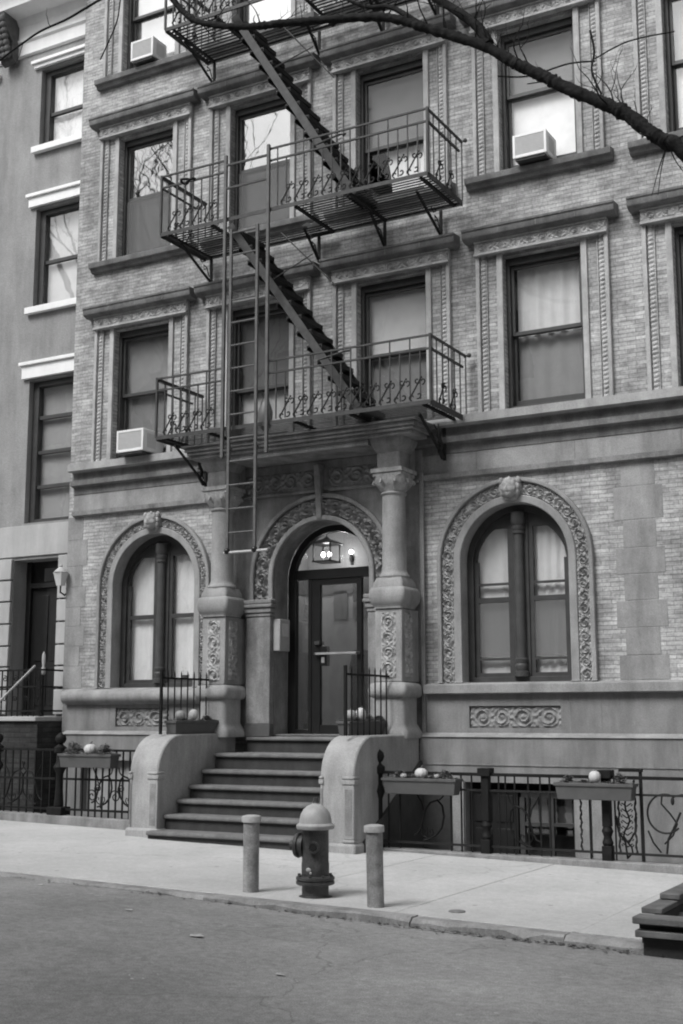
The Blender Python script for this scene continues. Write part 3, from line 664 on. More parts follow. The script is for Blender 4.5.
# ---- doorway: back wall, arch orders, imposts, pedestals, columns and entablature
fix_normals(B('portal_wall', plate_with_holes(rect(-10.13, -6.96, 1.30, 5.05), [archloop(DCX, .755, 1.307, DZS)], W - .055, W - .003), STONED, smooth=0))
for xa in (-6.995, -10.15):
    jb = MB(); jb.box(xa, xa + .055, W - .085, W - .056, 1.34, 4.74); B('pilaster_strip', jb, STONE, bevel=.006)
rv = arch_ring(DCX, .756, .773, DZS, 1.29, W - .054, W + .299, 44); B('door_reveal', rv, STONED, smooth=30)
ar = B('door_arch', arch_ring(DCX, .757, .83, DZS, 3.17, W - .12, W - .056, 48), STONE, smooth=30, bevel=.015)
f, ln = rel_arch(DCX, .95, DZS, 3.17, W - .057); B('carved_band', relief(f, ln, .24, .085, .21, .011), CARVED_D, ar, smooth=60)
B('outer_band', arch_ring(DCX, 1.07, 1.13, DZS, 3.17, W - .125, W - .056, 48), STONED, ar, smooth=30, bevel=.012)
kk = MB().prism_x([(W - .056, 4.22), (W - .13, 4.24), (W - .15, 4.4), (W - .16, 4.6), (W - .19, 4.8), (W - .22, 4.98), (W - .056, 5.0)], DCX - .05, DCX + .04); B('console', kk, CARVED_D, ar, bevel=.012)
for a, b in ((-9.98, -8.62), (-8.36, -7.1)):
    B('carved_panel', relief(rel_h(a, 4.80, W - .057), b - a, .27, .05, .29, .013), CARVED_D, ar, smooth=60)
bb = MB(); bb.box(-10.09, DCX - .02, W - .10, W - .056, 4.615, 4.655); bb.box(DCX + .13, -7.0, W - .10, W - .056, 4.615, 4.655); B('fillet', bb, STONED, ar, bevel=.006)
for s in (-1, 1):
    xa, xb = sorted((DCX + s * .76, DCX + s * 1.15))
    pr = MB(); pr.box(xa, xb, W - .16, W - .056, 1.47, 2.93); pi = B('impost_pier', pr, STONED, bevel=.01)
    pr = MB(); pr.box(xa - .012, xb + .012, W - .175, W - .056, 1.30, 1.468); B('pier_base', pr, mat('dark_base_stone', .09, .85, .2, 5), pi, bevel=.01)  # darker stone at the foot of the pier
    pr = MB()
    for dz, h, o_ in ((2.932, .05, .012), (2.984, .07, .03), (3.056, .05, .055), (3.108, .06, .045)): pr.box(xa - o_, xb + o_, W - .16 - o_, W - .056, dz, dz + h)
    B('impost', pr, STONED, pi, bevel=.014)
CXS = (-9.91, -7.222); CY = 14.33
for ci, cx in enumerate(CXS):
    pd = MB(); pd.box(cx - .193, cx + .187, CY - .18, W - .057, 2.0, 2.925); p_ = B('pedestal', pd, STONE, bevel=.012)
    B('foot', MB().lathe([(.275, 1.30), (.275, 1.36), (.245, 1.42), (.215, 1.48), (.215, 1.80)], cx, CY, 48, 9), STONE, p_, smooth=40)
    B('torus', MB().lathe([(.215, 1.80), (.25, 1.815), (.27, 1.86), (.272, 1.90), (.262, 1.95), (.235, 1.985), (.18, 2.0)], cx, CY, 96, 14), STONE, p_, smooth=60)
    B('cushion', MB().lathe([(.19, 2.926), (.205, 2.93), (.205, 2.955), (.225, 2.975), (.25, 3.02), (.26, 3.08), (.255, 3.15), (.235, 3.195), (.215, 3.20), (.21, 3.26), (.19, 3.30), (.18, 3.325)], cx, CY, 96, 14), STONE, p_, smooth=60)
    B('carved_panel', relief(rel_v(cx, 2.06, CY - .1805), .81, .21, .042, .205, .01), CARVE, p_, smooth=60)
    B('carved_panel', relief(rel_vx(cx + .1875, 2.06, CY), .81, .20, .042, .205, .01), CARVE, p_, smooth=60)
    co = B('column', MB().lathe([(.19, 3.326), (.198, 3.345), (.19, 3.37), (.175, 3.385), (.17, 3.395), (.158, 3.43), (.157, 3.7), (.15, 4.40), (.165, 4.41), (.172, 4.425), (.165, 4.44), (.15, 4.45)], cx, CY, 36), STONE, smooth=40)
    def lobes(n_): return n_
    cp = MB()
    nA, prof_c = 72, [(.15, 4.45), (.155, 4.485), (.178, 4.525), (.20, 4.57), (.196, 4.645)]
    vs_ = []
    for i_, (r, z_) in enumerate(prof_c):
        for q in range(nA):
            a = 2 * PI * q / nA; bump_ = (0 if i_ in (0,) else .018) * abs(math.sin(8 * a)) + (.02 if i_ == 2 else 0) * math.cos(16 * a)
            sqf = 1 / (abs(math.cos(a)) ** (2 + i_ * 1.2) + abs(math.sin(a)) ** (2 + i_ * 1.2)) ** (1 / (2 + i_ * 1.2))
            vs_.append((cx + (r * sqf + bump_) * math.cos(a), CY + (r * sqf + bump_) * math.sin(a), z_))
    fs = [(i_ * nA + q, i_ * nA + (q + 1) % nA, (i_ + 1) * nA + (q + 1) % nA, (i_ + 1) * nA + q) for i_ in range(len(prof_c) - 1) for q in range(nA)]
    cp.add(vs_, fs + [tuple(range((len(prof_c) - 1) * nA, len(prof_c) * nA))]); cp.box(cx - .205, cx + .205, CY - .205, CY + .205, 4.646, 4.69); cp.box(cx - .225, cx + .225, CY - .225, CY + .225, 4.692, 4.745)
    for q in range(16):
        a = 2 * PI * q / 16 + .1; sqf = 1 / (abs(math.cos(a)) ** 4 + abs(math.sin(a)) ** 4) ** .25
        cp.ball((cx + .182 * sqf * math.cos(a), CY + .182 * sqf * math.sin(a), 4.615), .034, 8, 6)
        if q % 2: cp.tube([(cx + (.15 + u_ * .085) * sqf * math.cos(a), CY + (.15 + u_ * .085) * sqf * math.sin(a), 4.47 + v_) for u_, v_ in ((0, 0), (.2, .05), (.6, .1), (1.0, .12), (1.1, .09), (.9, .075))], [.012, .022, .024, .02, .016, .01], 6)
    B('capital', cp, CARVE, co, smooth=45)
    B('impost_block', MB().lathe([(.17, 4.746), (.17, 4.96), (.19, 4.98), (.225, 5.04), (.25, 5.10), (.26, 5.14)], cx, CY, 48, 9), STONED, co, smooth=30)
    bk = MB(); bk.box(cx - .165, cx + .165, CY + .17, W - .058, 4.75, 5.139); B('tie_block', bk, STONED, co, bevel=.008)
en = MB()
for z0, z1, o_ in ((5.141, 5.19, .0), (5.191, 5.235, .035), (5.236, 5.295, .06), (5.296, 5.325, .10)):
    en.box(-10.27 - o_, -6.80 + o_, 14.02 - o_, W - .22, z0, z1)
B('entablature', en, STONED, bevel=.008)
en = MB(); en.box(-9.63, -7.46, 14.06, W - .06, 5.06, 5.139); B('soffit', en, STONED)
# ---- entrance door, its glass, lobby
yd = 15.0
d = MB(); d.box(DCX - .754, DCX - .63, yd, yd + .09, 1.32, 3.46); d.box(DCX + .63, DCX + .754, yd, yd + .09, 1.32, 3.46)
d.box(DCX - .63, DCX + .63, yd - .01, yd + .09, 3.465, 3.60)
door = B('entrance_door', d, BLACK, bevel=.004)
B('arch_frame', arch_ring(DCX, .66, .754, DZS, 3.461, yd + .001, yd + .091, 40), BLACK, door, smooth=30)
d = MB(); d.box(-8.915, -8.865, yd + .002, yd + .08, 1.32, 3.465); d.box(-8.862, -8.73, yd + .01, yd + .075, 1.34, 3.46); d.box(-8.15, -8.075, yd + .01, yd + .075, 1.34, 3.46)
d.box(-8.73, -8.15, yd + .011, yd + .074, 1.34, 1.46); d.box(-8.73, -8.15, yd + .011, yd + .074, 3.38, 3.46); B('door_leaf', d, BLACK, door, bevel=.004)
d = MB(); d.box(DCX - .63, -8.915, yd + .002, yd + .08, 1.32, 1.40); d.box(-8.075, DCX + .63, yd + .002, yd + .08, 1.32, 1.40); B('bottom_rail', d, BLACK, door, bevel=.004)
for a, b, z0, z1 in ((DCX - .63, -8.915, 1.40, 3.465), (-8.73, -8.15, 1.46, 3.38), (-8.075, DCX + .63, 1.40, 3.465)):
    g = MB(); g.box(a, b, yd + .04, yd + .046, z0, z1); B('pane', g, GLASSD, door, smooth=0)
g = MB().prism_y([(DCX + .655 * math.cos(PI * q / 32), 3.59 + .53 * math.sin(PI * q / 32)) for q in range(33)], yd + .04, yd + .045); B('fanlight_pane', g, GLASSL, door, smooth=0)
g = MB(); g.box(-8.79, -8.10, yd - .06, yd - .03, 2.41, 2.44); g.box(-8.79, -8.76, yd - .06, yd + .01, 2.41, 2.44); g.box(-8.13, -8.10, yd - .06, yd + .01, 2.41, 2.44); B('push_bar', g, HYDW, door, bevel=.004)
g = MB(); g.box(-8.71, -8.62, yd - .012, yd + .012, 2.26, 2.53); B('lock_plate', g, BLACK, door, bevel=.003)
g = MB(); g.box(-8.69, -8.64, yd - .02, yd - .012, 2.30, 2.38); B('lock', g, ALU, door, bevel=.003)
g = MB().box(-8.80, -8.72, yd - .03, yd + .0, 2.55, 2.6); B('key_cylinder', g, IRONG, door, bevel=.003)
lb = MB()
lb.box(-10.45, -10.35, yd + .13, 18.5, 1.25, 4.9); lb.box(-7.15, -7.05, yd + .13, 18.5, 1.25, 4.8); lb.box(-10.35, -7.15, 17.4, 17.55, 1.25, 4.9); lb.box(-10.35, -7.15, yd + .13, 17.4, 4.78, 4.83)
B('lobby_wall', lb, LOBBY, smooth=0)
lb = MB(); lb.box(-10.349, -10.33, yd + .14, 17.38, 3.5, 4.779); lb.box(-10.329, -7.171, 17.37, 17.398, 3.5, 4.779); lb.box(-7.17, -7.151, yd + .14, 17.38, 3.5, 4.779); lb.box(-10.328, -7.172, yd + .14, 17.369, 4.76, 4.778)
B('lobby_upper_wall', lb, mat('lobby_dimmed_upper', .16, .8, .08, 1), smooth=0)  # upper lobby darkened by colour so the fanlight reads dimmer
lb = MB(); lb.box(-10.34, -7.16, W + .305, 17.39, 1.24, 1.31); B('lobby_floor', lb, mat('lobby_tiles', .22, .4, .15, 6), smooth=0)
lb = MB(); lb.box(-9.85, -9.6, 17.37, 17.399, 3.1, 3.55); lb.box(-9.5, -9.25, 17.37, 17.399, 3.1, 3.5); B('notice', lb, mat('notice_paper', .2, .8), smooth=0)
th = MB(); th.box(-9.25, -7.84, W - .05, yd + .1, 1.312, 1.335); B('threshold', th, STEP, bevel=.005)
# ---- lights inside the doorway, the intercom
def local(t, mb): return mv(mb, -t.location.x, -t.location.y, -t.location.z)
lt = thing('hanging_lantern', 'square glass lantern with lit bulbs hanging inside the fanlight', 'lantern', (-9.02, 15.7, 4.78))
m = MB(); X_, Y_ = -9.02, 15.7
m.box(X_ - .155, X_ + .155, Y_ - .155, Y_ + .155, 3.785, 3.805)
for a in (-1, 1):
    for b in (-1, 1): m.bar((X_ + a * .14, Y_ + b * .14, 3.80), (X_ + a * .14, Y_ + b * .14, 4.05), .016)
m.tube([(X_, Y_, 4.12), (X_, Y_, 4.79)], .008, 6); obj('lantern_frame', local(lt, m), BLACK, lt)
m = MB().lathe([(.20, 4.05), (.205, 4.06), (.13, 4.10), (.04, 4.135), (.02, 4.16)], X_, Y_, 32, 8); obj('lantern_cap', local(lt, m), BLACK, lt)
for a in (-.055, .05):
    m = MB().lathe([(.012, 3.806), (.012, 3.86)], X_ + a, Y_, 8); c_ = obj('candle', local(lt, m), PLASTIC, lt)
    m = MB().ball((X_ + a, Y_, 3.905), .03, 12, 8, 1, 1, 1.35); obj('bulb', local(lt, m), BULB, c_)
def lamp_light(t, x, y, z_, e):
    l = bpy.data.lights.new('lamp_light', 'POINT'); l.energy = e; l.shadow_soft_size = .05; l.color = (1, 1, 1)
    o = bpy.data.objects.new('lamp_light', l); COL.objects.link(o); o.parent = t; o.location = Vector((x, y, z_)) - t.location
lamp_light(lt, X_, Y_, 3.98, .5)
for (x, y, z_, lab) in ((-10.28, 17.0, 4.17, 'lit wall lamp nearest the hanging lantern inside the doorway'), (-9.50, 17.33, 4.16, 'lit wall lamp at the right inside the fanlight')):
    t = thing('wall_lamp', lab, 'lamp', (x, y, z_), 'lit wall lamps in the lobby')
    m = MB().ball((x, y, z_), .034, 12, 8); obj('bulb', local(t, m), BULB, t)
    m = MB().lathe([(.02, z_ - .16), (.035, z_ - .14), (.03, z_ - .05)], x, y, 10); m.box(x - .02, x + .02, y, y + .04, z_ - .2, z_ - .1)
    if x < -9.7: m.box(x - .075, x, y - .02, y + .02, z_ - .14, z_ - .1)
    obj('bracket', local(t, m), IRON, t); lamp_light(t, x + (.3 if x < -9.7 else 0), y - .3, z_ - .12, 7.5)
ic = thing('intercom_box', 'pale metal intercom box on the left side of the doorway', 'intercom', (-9.2, W, 2.46))
m = MB(); m.box(-9.244, -9.13, W - .09, W + .17, 2.46, 2.90); obj('case', local(ic, m), mat('grey_metal_case', .33, .5, .1, 8), ic, bevel=.012)
m = MB(); m.box(-9.129, -9.122, W - .04, W + .12, 2.66, 2.84)
obj('speaker_plate', local(ic, m), GRILLE, ic, bevel=.002)
# ------------------------------------------------------------ stoop
st = thing('stoop', 'stone stoop of seven dark steps between two round fronted cheek walls', 'steps', (-8.57, 12.6, gz(-8.57)))
NY = [12.60, 12.87, 13.13, 13.39, 13.66, 13.95, 14.52]; NZ = [.19, .37, .54, .705, .89, 1.095, 1.302]
for i in range(7):
    y1 = NY[i + 1] + .06 if i < 6 else 14.99
    xa, xb = (-9.74, -7.40) if i else (-9.80, -7.36)
    if i == 6: xa, xb = -9.62, -7.49
    zb = -.1 if i == 0 else NZ[i - 1] - .02
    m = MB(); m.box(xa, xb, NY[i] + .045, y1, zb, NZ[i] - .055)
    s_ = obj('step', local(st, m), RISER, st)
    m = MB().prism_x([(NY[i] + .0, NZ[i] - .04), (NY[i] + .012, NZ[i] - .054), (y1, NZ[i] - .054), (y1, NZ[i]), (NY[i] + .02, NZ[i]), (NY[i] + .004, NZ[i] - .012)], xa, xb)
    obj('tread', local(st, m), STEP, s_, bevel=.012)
for (xa, xb) in ((-10.20, -9.76), (-7.42, -6.975)):
    yf = 12.77; zt = 1.35; zr = .88; r = zt - zr
    poly = [(yf, -.1), (yf, zr)] + [(yf + r * (1 - math.cos(a)), zr + r * math.sin(a)) for a in np.linspace(0, PI / 2, 14)[1:]] + [(14.5 - .003 if xa < -9 else 14.499, zt), (14.497, -.1)]
    ck = obj('cheek_wall', local(st, MB().prism_x(poly, xa, xb)), CHEEK, st, bevel=.02, smooth=30)
    m = MB(); g = gz(xa)
    m.box(xa - .035, xb + .03, yf - .04, yf + .34, g - .1, g + .10); obj('base_block', local(st, m), CHEEK, ck, bevel=.03)
    for (x0, x1) in ((xb - .155, xb + .012), (xa - .014, xa + .045)):
        m = MB(); m.box(x0 + .02, x1 - .007, yf - .012, yf + .10, .19, .80); m.box(x0, x1 + .006, yf - .022, yf + .13, .80, .86); m.box(x0 + .008, x1, yf - .028, yf + .13, .86, .895); m.box(x0 + .01, x1 - .004, yf - .022, yf + .12, .155, .19)
        cn = obj('colonnette', local(st, m), CHEEK, ck, bevel=.012)
        m = MB(); m.box(x0 + .045, x1 - .035, yf - .016, yf - .0125, .24, .75); obj('panel_ground', local(st, m), STONED, cn)
m = MB().prism_x([(12.95, -.3), (12.95, .14), (14.49, 1.02), (14.49, -.3)], -6.974, -6.93); m.box(-6.929, -6.523, PY - .012, PY - .002, -.3, .83); obj('dark_flank', local(st, m), mat('dark_flank_stone', .05, .85, .25, 5, .3), st)  # slab and panel darker than the walls they stand against
# ------------------------------------------------------------ iron guards on the cheek walls, with planters and gourds
def guard(x, y0, y1, lab):
    t = thing('iron_guard', lab, 'railing', (x, y0, 1.35), 'iron guards on the stoop walls')
    m = MB(); n = 8
    obj('post', local(t, MB().box(x - .016, x + .016, y0 - .016, y0 + .016, 1.35, 2.17)), IRON, t)
    m.box(x - .012, x + .012, y0 + .017, y1, 2.055, 2.08); obj('top_rail', local(t, m), IRON, t)
    for i in range(1, n):
        yy = y0 + (y1 - y0) * i / (n - .55)
        m = MB(); m.tube([(x, yy, 1.35), (x, yy, 2.13), (x, yy, 2.17)], [.0095, .0095, .002], 6); obj('bar', local(t, m), IRON, t)
    return t
guard(-9.97, 13.08, 14.14, 'black iron guard railing on the left stoop wall with spiked bars')
guard(-7.2, 12.98, 14.10, 'black iron guard railing on the right stoop wall in front of the door')
def planter(cx, cy, cz, L, wd, h, axis, lab, grp='planter boxes', clumps=()):
    t = thing('planter_box', lab, 'planter', (cx, cy, cz), grp)
    m = MB(); a, b = L / 2, wd / 2; q = .95
    def P(u, v, z): return (u, v, z) if axis == 'x' else (v, u, z)
    vs_ = [P(-a * q, -b * .8, 0), P(a * q, -b * .8, 0), P(a * q, b * .8, 0), P(-a * q, b * .8, 0), P(-a, -b, h), P(a, -b, h), P(a, b, h), P(-a, b, h)]
    m.add(vs_, [(0, 3, 2, 1), (0, 1, 5, 4), (1, 2, 6, 5), (2, 3, 7, 6), (3, 0, 4, 7), (4, 5, 6, 7)]); bx = obj('tub', m, PLANTER, t, bevel=.006)
    fix_normals(bx)
    m = MB()
    for u0, u1, v0, v1 in ((-a - .012, a + .012, -b - .012, -b + .012), (-a - .012, a + .012, b - .012, b + .012), (-a - .011, -a + .012, -b + .012, b - .012), (a - .012, a + .011, -b + .012, b - .012)):
        p, q_ = P(u0, v0, 0), P(u1, v1, 0); m.box(min(p[0], q_[0]), max(p[0], q_[0]), min(p[1], q_[1]), max(p[1], q_[1]), h - .022, h + .012)
    obj('rim', m, PLANTER, t, bevel=.004)
    m = MB(); nu = 24; pts = np.zeros((nu, 6, 3))
    for i in range(nu):
        for j in range(6):
            u = -a * .97 + 2 * a * .97 * i / (nu - 1); v = (-1 + 2 * j / 5) * b * .92; p = P(u, v, 0); pts[i, j] = (p[0], p[1], h + .002 + random.uniform(0, .022))
    m.grid(pts); obj('soil', m, SOIL, t)
    m = MB()
    spots = [(random.uniform(-a, a), random.uniform(-b, b), random.uniform(.0, .04)) for _ in range(150)]
    for cu, cr, chh in clumps:
        for _ in range(int(900 * cr / .1)):
            q1, q2, q3 = random.gauss(0, .45), random.gauss(0, .45), random.random(); spots.append((cu + q1 * cr, q2 * min(cr, b * 1.2), q3 * chh * max(.2, 1 - .6 * (q1 * q1 + q2 * q2))))
    for u, v, zz_ in spots:
        p = P(u, v, 0); ang = random.random() * 6.3; s_ = random.uniform(.008, .022); z_ = h + zz_; tl = random.uniform(-.5, .9)
        d1 = (math.cos(ang) * s_, math.sin(ang) * s_); d2 = (-d1[1] * .5, d1[0] * .5)
        m.add([(p[0], p[1], z_), (p[0] + d1[0] + d2[0], p[1] + d1[1] + d2[1], z_ + s_ * tl), (p[0] + d1[0] * 2, p[1] + d1[1] * 2, z_ + s_ * tl * .8), (p[0] + d1[0] - d2[0], p[1] + d1[1] - d2[1], z_ + s_ * tl * .6)], [(0, 1, 2, 3)])
    obj('foliage', m, LEAF, t, smooth=0)
    return t
def gourd(x, y, z, r, m_, lab, sq=.8, grp='gourds in the planters', cat='gourd', ribs=9, name='gourd'):
    t = thing(name, lab, cat, (x, y, z), grp)
    def fn(d):
        a = math.atan2(d.y, d.x); return 1 - .09 * (1 - abs(math.sin(ribs * a / 2))) * (1 - d.z * d.z) - .14 * max(0, abs(d.z) - .8) * 5 * .5
    obj('body', MB().ball((0, 0, r * sq), r, 40, 14, 1, 1, sq, fn), m_, t, smooth=70)
    obj('stalk', MB().tube([(0, 0, r * sq * 1.75), (.006, 0, r * sq * 1.75 + r * .35), (.03 * r / .1, 0, r * sq * 1.75 + r * .5)], [r * .17, r * .11, r * .13], 7), PLANK, t); return t
planter(-10.0 + .12, 13.67, 1.352, 1.0, .17, .16, 'y', 'dark planter box on the left stoop wall behind the iron guard', clumps=((-.25, .06, .07), (.3, .07, .08)))
planter(-7.31 - .02, 13.68, 1.352, 1.05, .17, .155, 'y', 'dark planter box on the right stoop wall beside the door', clumps=((-.2, .05, .06), (.12, .06, .09), (.38, .07, .08)))
gourd(-9.89, 13.39, 1.52, .07, PUMPKG, 'grey round gourd in the planter on the left stoop wall', 1.0)
gourd(-9.89, 13.68, 1.52, .062, PUMPKW, 'white tall gourd in the planter on the left stoop wall', 1.25)
gourd(-7.33, 13.34, 1.515, .075, PUMPKG, 'grey round gourd in the planter on the right stoop wall', .95)
gourd(-7.33, 13.60, 1.515, .065, PUMPKW, 'white tall gourd in the planter on the right stoop wall', 1.3)
FY = 13.41
planter(-6.365, FY - .13, .69, .92, .19, .17, 'x', 'grey planter box hung on the fence beside the stoop with a round white pumpkin', clumps=((-.28, .07, .10), (.30, .08, .11), (-.14, .05, .05), (.14, .05, .05)))
planter(-4.305, FY - .13, .69, .85, .19, .165, 'x', 'grey planter box hung on the right end of the fence with a pale lumpy gourd', clumps=((-.30, .06, .09), (.27, .07, .13), (-.12, .04, .04)))
planter(-11.31, FY - .13, .90, .90, .19, .17, 'x', 'grey planter box hung on the left fence in front of the arched window', clumps=((-.26, .13, .17), (.27, .12, .15), (.05, .06, .05)))
gourd(-6.37, FY - .13, .862, .076, PUMPKW, 'round white pumpkin in the fence planter beside the stoop', .84, name='pumpkin', cat='pumpkin', grp='pumpkins in the fence planters')
gourd(-6.58, FY - .16, .86, .045, PUMPKG, 'small warty gourd close to the left of the white pumpkin', .7)
gourd(-6.16, FY - .14, .86, .045, PUMPKG, 'small low gourd close to the right of the white pumpkin', .7)
gourd(-4.31, FY - .13, .86, .066, PUMPKW, 'pale tall gourd in the middle of the right fence planter', 1.05)
gourd(-11.28, FY - .14, 1.068, .088, PUMPKW, 'large white pumpkin in the planter on the left fence', .85, name='pumpkin', cat='pumpkin', grp='pumpkins in the fence planters')
# ------------------------------------------------------------ fences in front of the areaways
def ball_post(t, x, y, z0, ztop, s=1.0, name='post'):
    h = ztop - z0
    p = [(.055 * s, z0), (.055 * s, z0 + .06), (.04 * s, z0 + .08), (.045 * s, z0 + .14), (.035 * s, z0 + h * .3), (.034 * s, z0 + h * .50), (.05 * s, z0 + h * .55), (.062 * s, z0 + h * .58), (.05 * s, z0 + h * .61), (.034 * s, z0 + h * .65),
         (.036 * s, z0 + h * .74), (.058 * s, z0 + h * .76), (.058 * s, z0 + h * .82), (.03 * s, z0 + h * .845), (.022 * s, z0 + h * .86), (.04 * s, z0 + h * .88), (.053 * s, z0 + h * .92), (.045 * s, z0 + h * .96), (.02 * s, z0 + h * .985), (.008 * s, ztop)]
    return obj(name, local(t, MB().lathe(p, x, y, 16)), IRON, t, smooth=50)
def panel_post(t, x, y, z0, ztop):
    m = MB(); m.box(x - .075, x + .075, y - .075, y + .075, ztop - .09, ztop)
    m.box(x - .055, x + .055, y - .055, y + .055, z0, z0 + .16); m.box(x - .045, x + .045, y - .045, y + .045, z0 + .36, ztop - .09)
    m.lathe([(.05, z0 + .16), (.062, z0 + .19), (.05, z0 + .22), (.042, z0 + .25), (.05, z0 + .28), (.064, z0 + .31), (.05, z0 + .345), (.045, z0 + .36)], x, y, 16)
    return obj('post', local(t, m), IRON, t, bevel=.006, smooth=35)
def spiral(cx, y, cz, r0, r1, a0, turns, n=26):
    return [(cx + (r0 + (r1 - r0) * i / n) * math.cos(a0 + turns * 2 * PI * i / n), y, cz + (r0 + (r1 - r0) * i / n) * math.sin(a0 + turns * 2 * PI * i / n)) for i in range(n + 1)]
fr = thing('iron_fence', 'low black iron fence with scrolls on a stone kerb right of the stoop', 'fence', (-6.9, FY, .0))
cpg = MB(); vs_ = []
cpg.add([(-6.93, 13.30, -.2), (8, 13.30, -.4), (8, 13.52, -.4), (-6.93, 13.52, -.2), (-6.93, 13.30, .06), (8, 13.30, .02), (8, 13.52, .02), (-6.93, 13.52, .06)], [(0, 3, 2, 1), (4, 5, 6, 7), (0, 1, 5, 4), (1, 2, 6, 5), (2, 3, 7, 6), (3, 0, 4, 7)])
obj('stone_kerb', local(fr, cpg), STONED, fr, bevel=.012)
ball_post(fr, -6.99, FY, .03, 1.195, 1.3); panel_post(fr, -5.625, FY, .05, .995); panel_post(fr, -4.23, FY, .045, 1.0)
m = MB(); m.box(-6.93, 8, FY - .022, FY + .022, .905, .94); obj('top_rail', local(fr, m), IRON, fr, bevel=.004)
m = MB(); m.box(-6.93, 8, FY - .012, FY + .012, .735, .757); obj('rail', local(fr, m), IRONM, fr)
m = MB(); m.box(-6.93, 8, FY - .012, FY + .012, .12, .145); obj('rail', local(fr, m), IRONM, fr)
for x in (-6.86, -6.71, -6.06, -5.93, -5.80, -5.47, -5.39, -5.28, -5.12, -4.98, -4.87, -4.42, -4.14, -3.86, -3.1, -2.95, -2.8, -2.2, -1.9):
    m = MB(); m.box(x - .008, x + .008, FY - .008, FY + .008, .06, .905); obj('bar', local(fr, m), IRON, fr)
def twisted(t, x, z0, z1, y=FY):
    m = MB(); n = 40; m2 = []
    for i in range(n + 1): 
        z_ = z0 + (z1 - z0) * i / n; a = i * .9; m2.append((x + .006 * math.cos(a), y + .006 * math.sin(a), z_))
    m.tube(m2, [.010 + .005 * (i % 3 == 0) for i in range(n + 1)], 6); obj('twisted_bar', local(t, m), IRONM, t)
twisted(fr, -4.52, .145, .70); twisted(fr, -4.10, .145, .90); twisted(fr, -3.92, .145, .90)
def scroll_panel(t, cx, z0=.14, s=1.0, flip=1):
    y = FY
    m = MB(); m.tube([(cx + flip * a * s, y, z0 + b * s) for a, b in [(-.17, .08), (-.12, .10), (-.08, .17), (-.05, .27), (-.02, .37), (.04, .45), (.13, .48), (.19, .42), (.21, .30), (.18, .17), (.10, .08), (.02, .04), (-.06, .02)]], .012, 6)
    obj('scroll', local(t, m), IRON, t, smooth=60)
    m = MB(); m.tube([(cx + flip * a * s, y, z0 + b * s) for a, b in [(-.16, .60), (-.12, .52), (-.07, .45), (-.05, .36)]], .008, 6); m.tube([(cx + flip * a * s, y, z0 + b * s) for a, b in [(.22, .60), (.20, .52), (.15, .48)]], .008, 6)
    obj('scroll', local(t, m), IRON, t, smooth=60)
    m = MB()
    for q in (-1, 1):
        m.tube([(cx + q * b, y, z0 + .05 + a) for b, a in ((0, 0), (.05, .02), (.075, .06), (.06, .10), (.03, .09), (.035, .06))], .007, 6)
    m.tube([(cx, y, z0), (cx, y, z0 + .17)], [.008, .003], 6); obj('lyre_leaf', local(t, m), IRON, t, smooth=60)
scroll_panel(fr, -6.36, .14, 1.0); scroll_panel(fr, -5.15, .13, .95, -1); 
m = MB(); m.tube([(-3.60 + .19 * math.cos(a), FY, .56 + .2 * math.sin(a)) for a in np.linspace(PI * .32, PI * 1.75, 28)], .011, 6)
m.tube([(-3.50, FY, .74), (-3.42, FY, .76), (-3.30, FY, .745), (-3.22, FY, .66)], .011, 6); m.tube([(-3.63, FY, .745), (-3.64, FY, .66), (-3.55, FY, .56), (-3.48, FY, .46), (-3.53, FY, .34), (-3.62, FY, .25)], .010, 6); m.tube([(-3.79, FY, .38), (-3.74, FY, .26), (-3.66, FY, .16)], .010, 6)
m.tube([(-3.44, FY, .58), (-3.5, FY, .45), (-3.58, FY, .3), (-3.6, FY, .15)], .012, 6); m.ball((-3.52, FY, .69), .03, 8, 6, .7, .5, 1.4); obj('scroll', local(fr, m), IRONM, fr, smooth=60)
m = MB(); m.tube([(-4.02 + .06 * math.sin(q * 1.1) * (1 - q / 14), FY + .02, .09 + q * .055) for q in range(14)], .010, 6)
for q in range(9):
    for s in (-1, 1): m.tube([(-4.02, FY + .02, .2 + q * .06), (-4.02 + s * .05, FY + .02, .235 + q * .06), (-4.02 + s * .065, FY + .02, .22 + q * .06), (-4.02 + s * .05, FY + .02, .205 + q * .06)], .007, 5)
m.tube([(-4.13, FY, .52), (-4.11, FY, .36), (-4.04, FY, .25), (-4.02, FY, .08)], .011, 6); m.tube([(-3.91, FY, .52), (-3.93, FY, .36), (-4.0, FY, .25)], .011, 6); obj('scroll_standard', local(fr, m), IRON, fr, smooth=60)
m = MB(); m.box(-4.08, -3.83, FY - .03, FY + .03, .985, 1.015); m.box(-3.865, -3.835, FY - .015, FY + .015, .06, .985); obj('cap_bar', local(fr, m), IRON, fr)
fl = thing('iron_fence', 'low black iron fence on a stone kerb left of the stoop with plain bars', 'fence', (-11.9, FY, .2))
cpg = MB(); cpg.add([(-30, 13.30, -.2), (-10.24, 13.30, -.2), (-10.24, 13.52, -.2), (-30, 13.52, -.2), (-30, 13.30, .55), (-10.24, 13.30, .225), (-10.24, 13.52, .225), (-30, 13.52, .55)], [(0, 3, 2, 1), (4, 5, 6, 7), (0, 1, 5, 4), (1, 2, 6, 5), (2, 3, 7, 6), (3, 0, 4, 7)])
cpg.v[4] = (-30 - 0 + (11.9 - 11.9), cpg.v[4][1], cpg.v[4][2]); obj('stone_kerb', local(fl, cpg), STONED, fl, bevel=.012)
ball_post(fl, -11.93, FY, .24, 1.36, 1.5)
m = MB(); m.box(-12.06, -11.80, FY - .10, FY + .10, .25, .36); obj('post_base', local(fl, m), IRON, fl, bevel=.01)
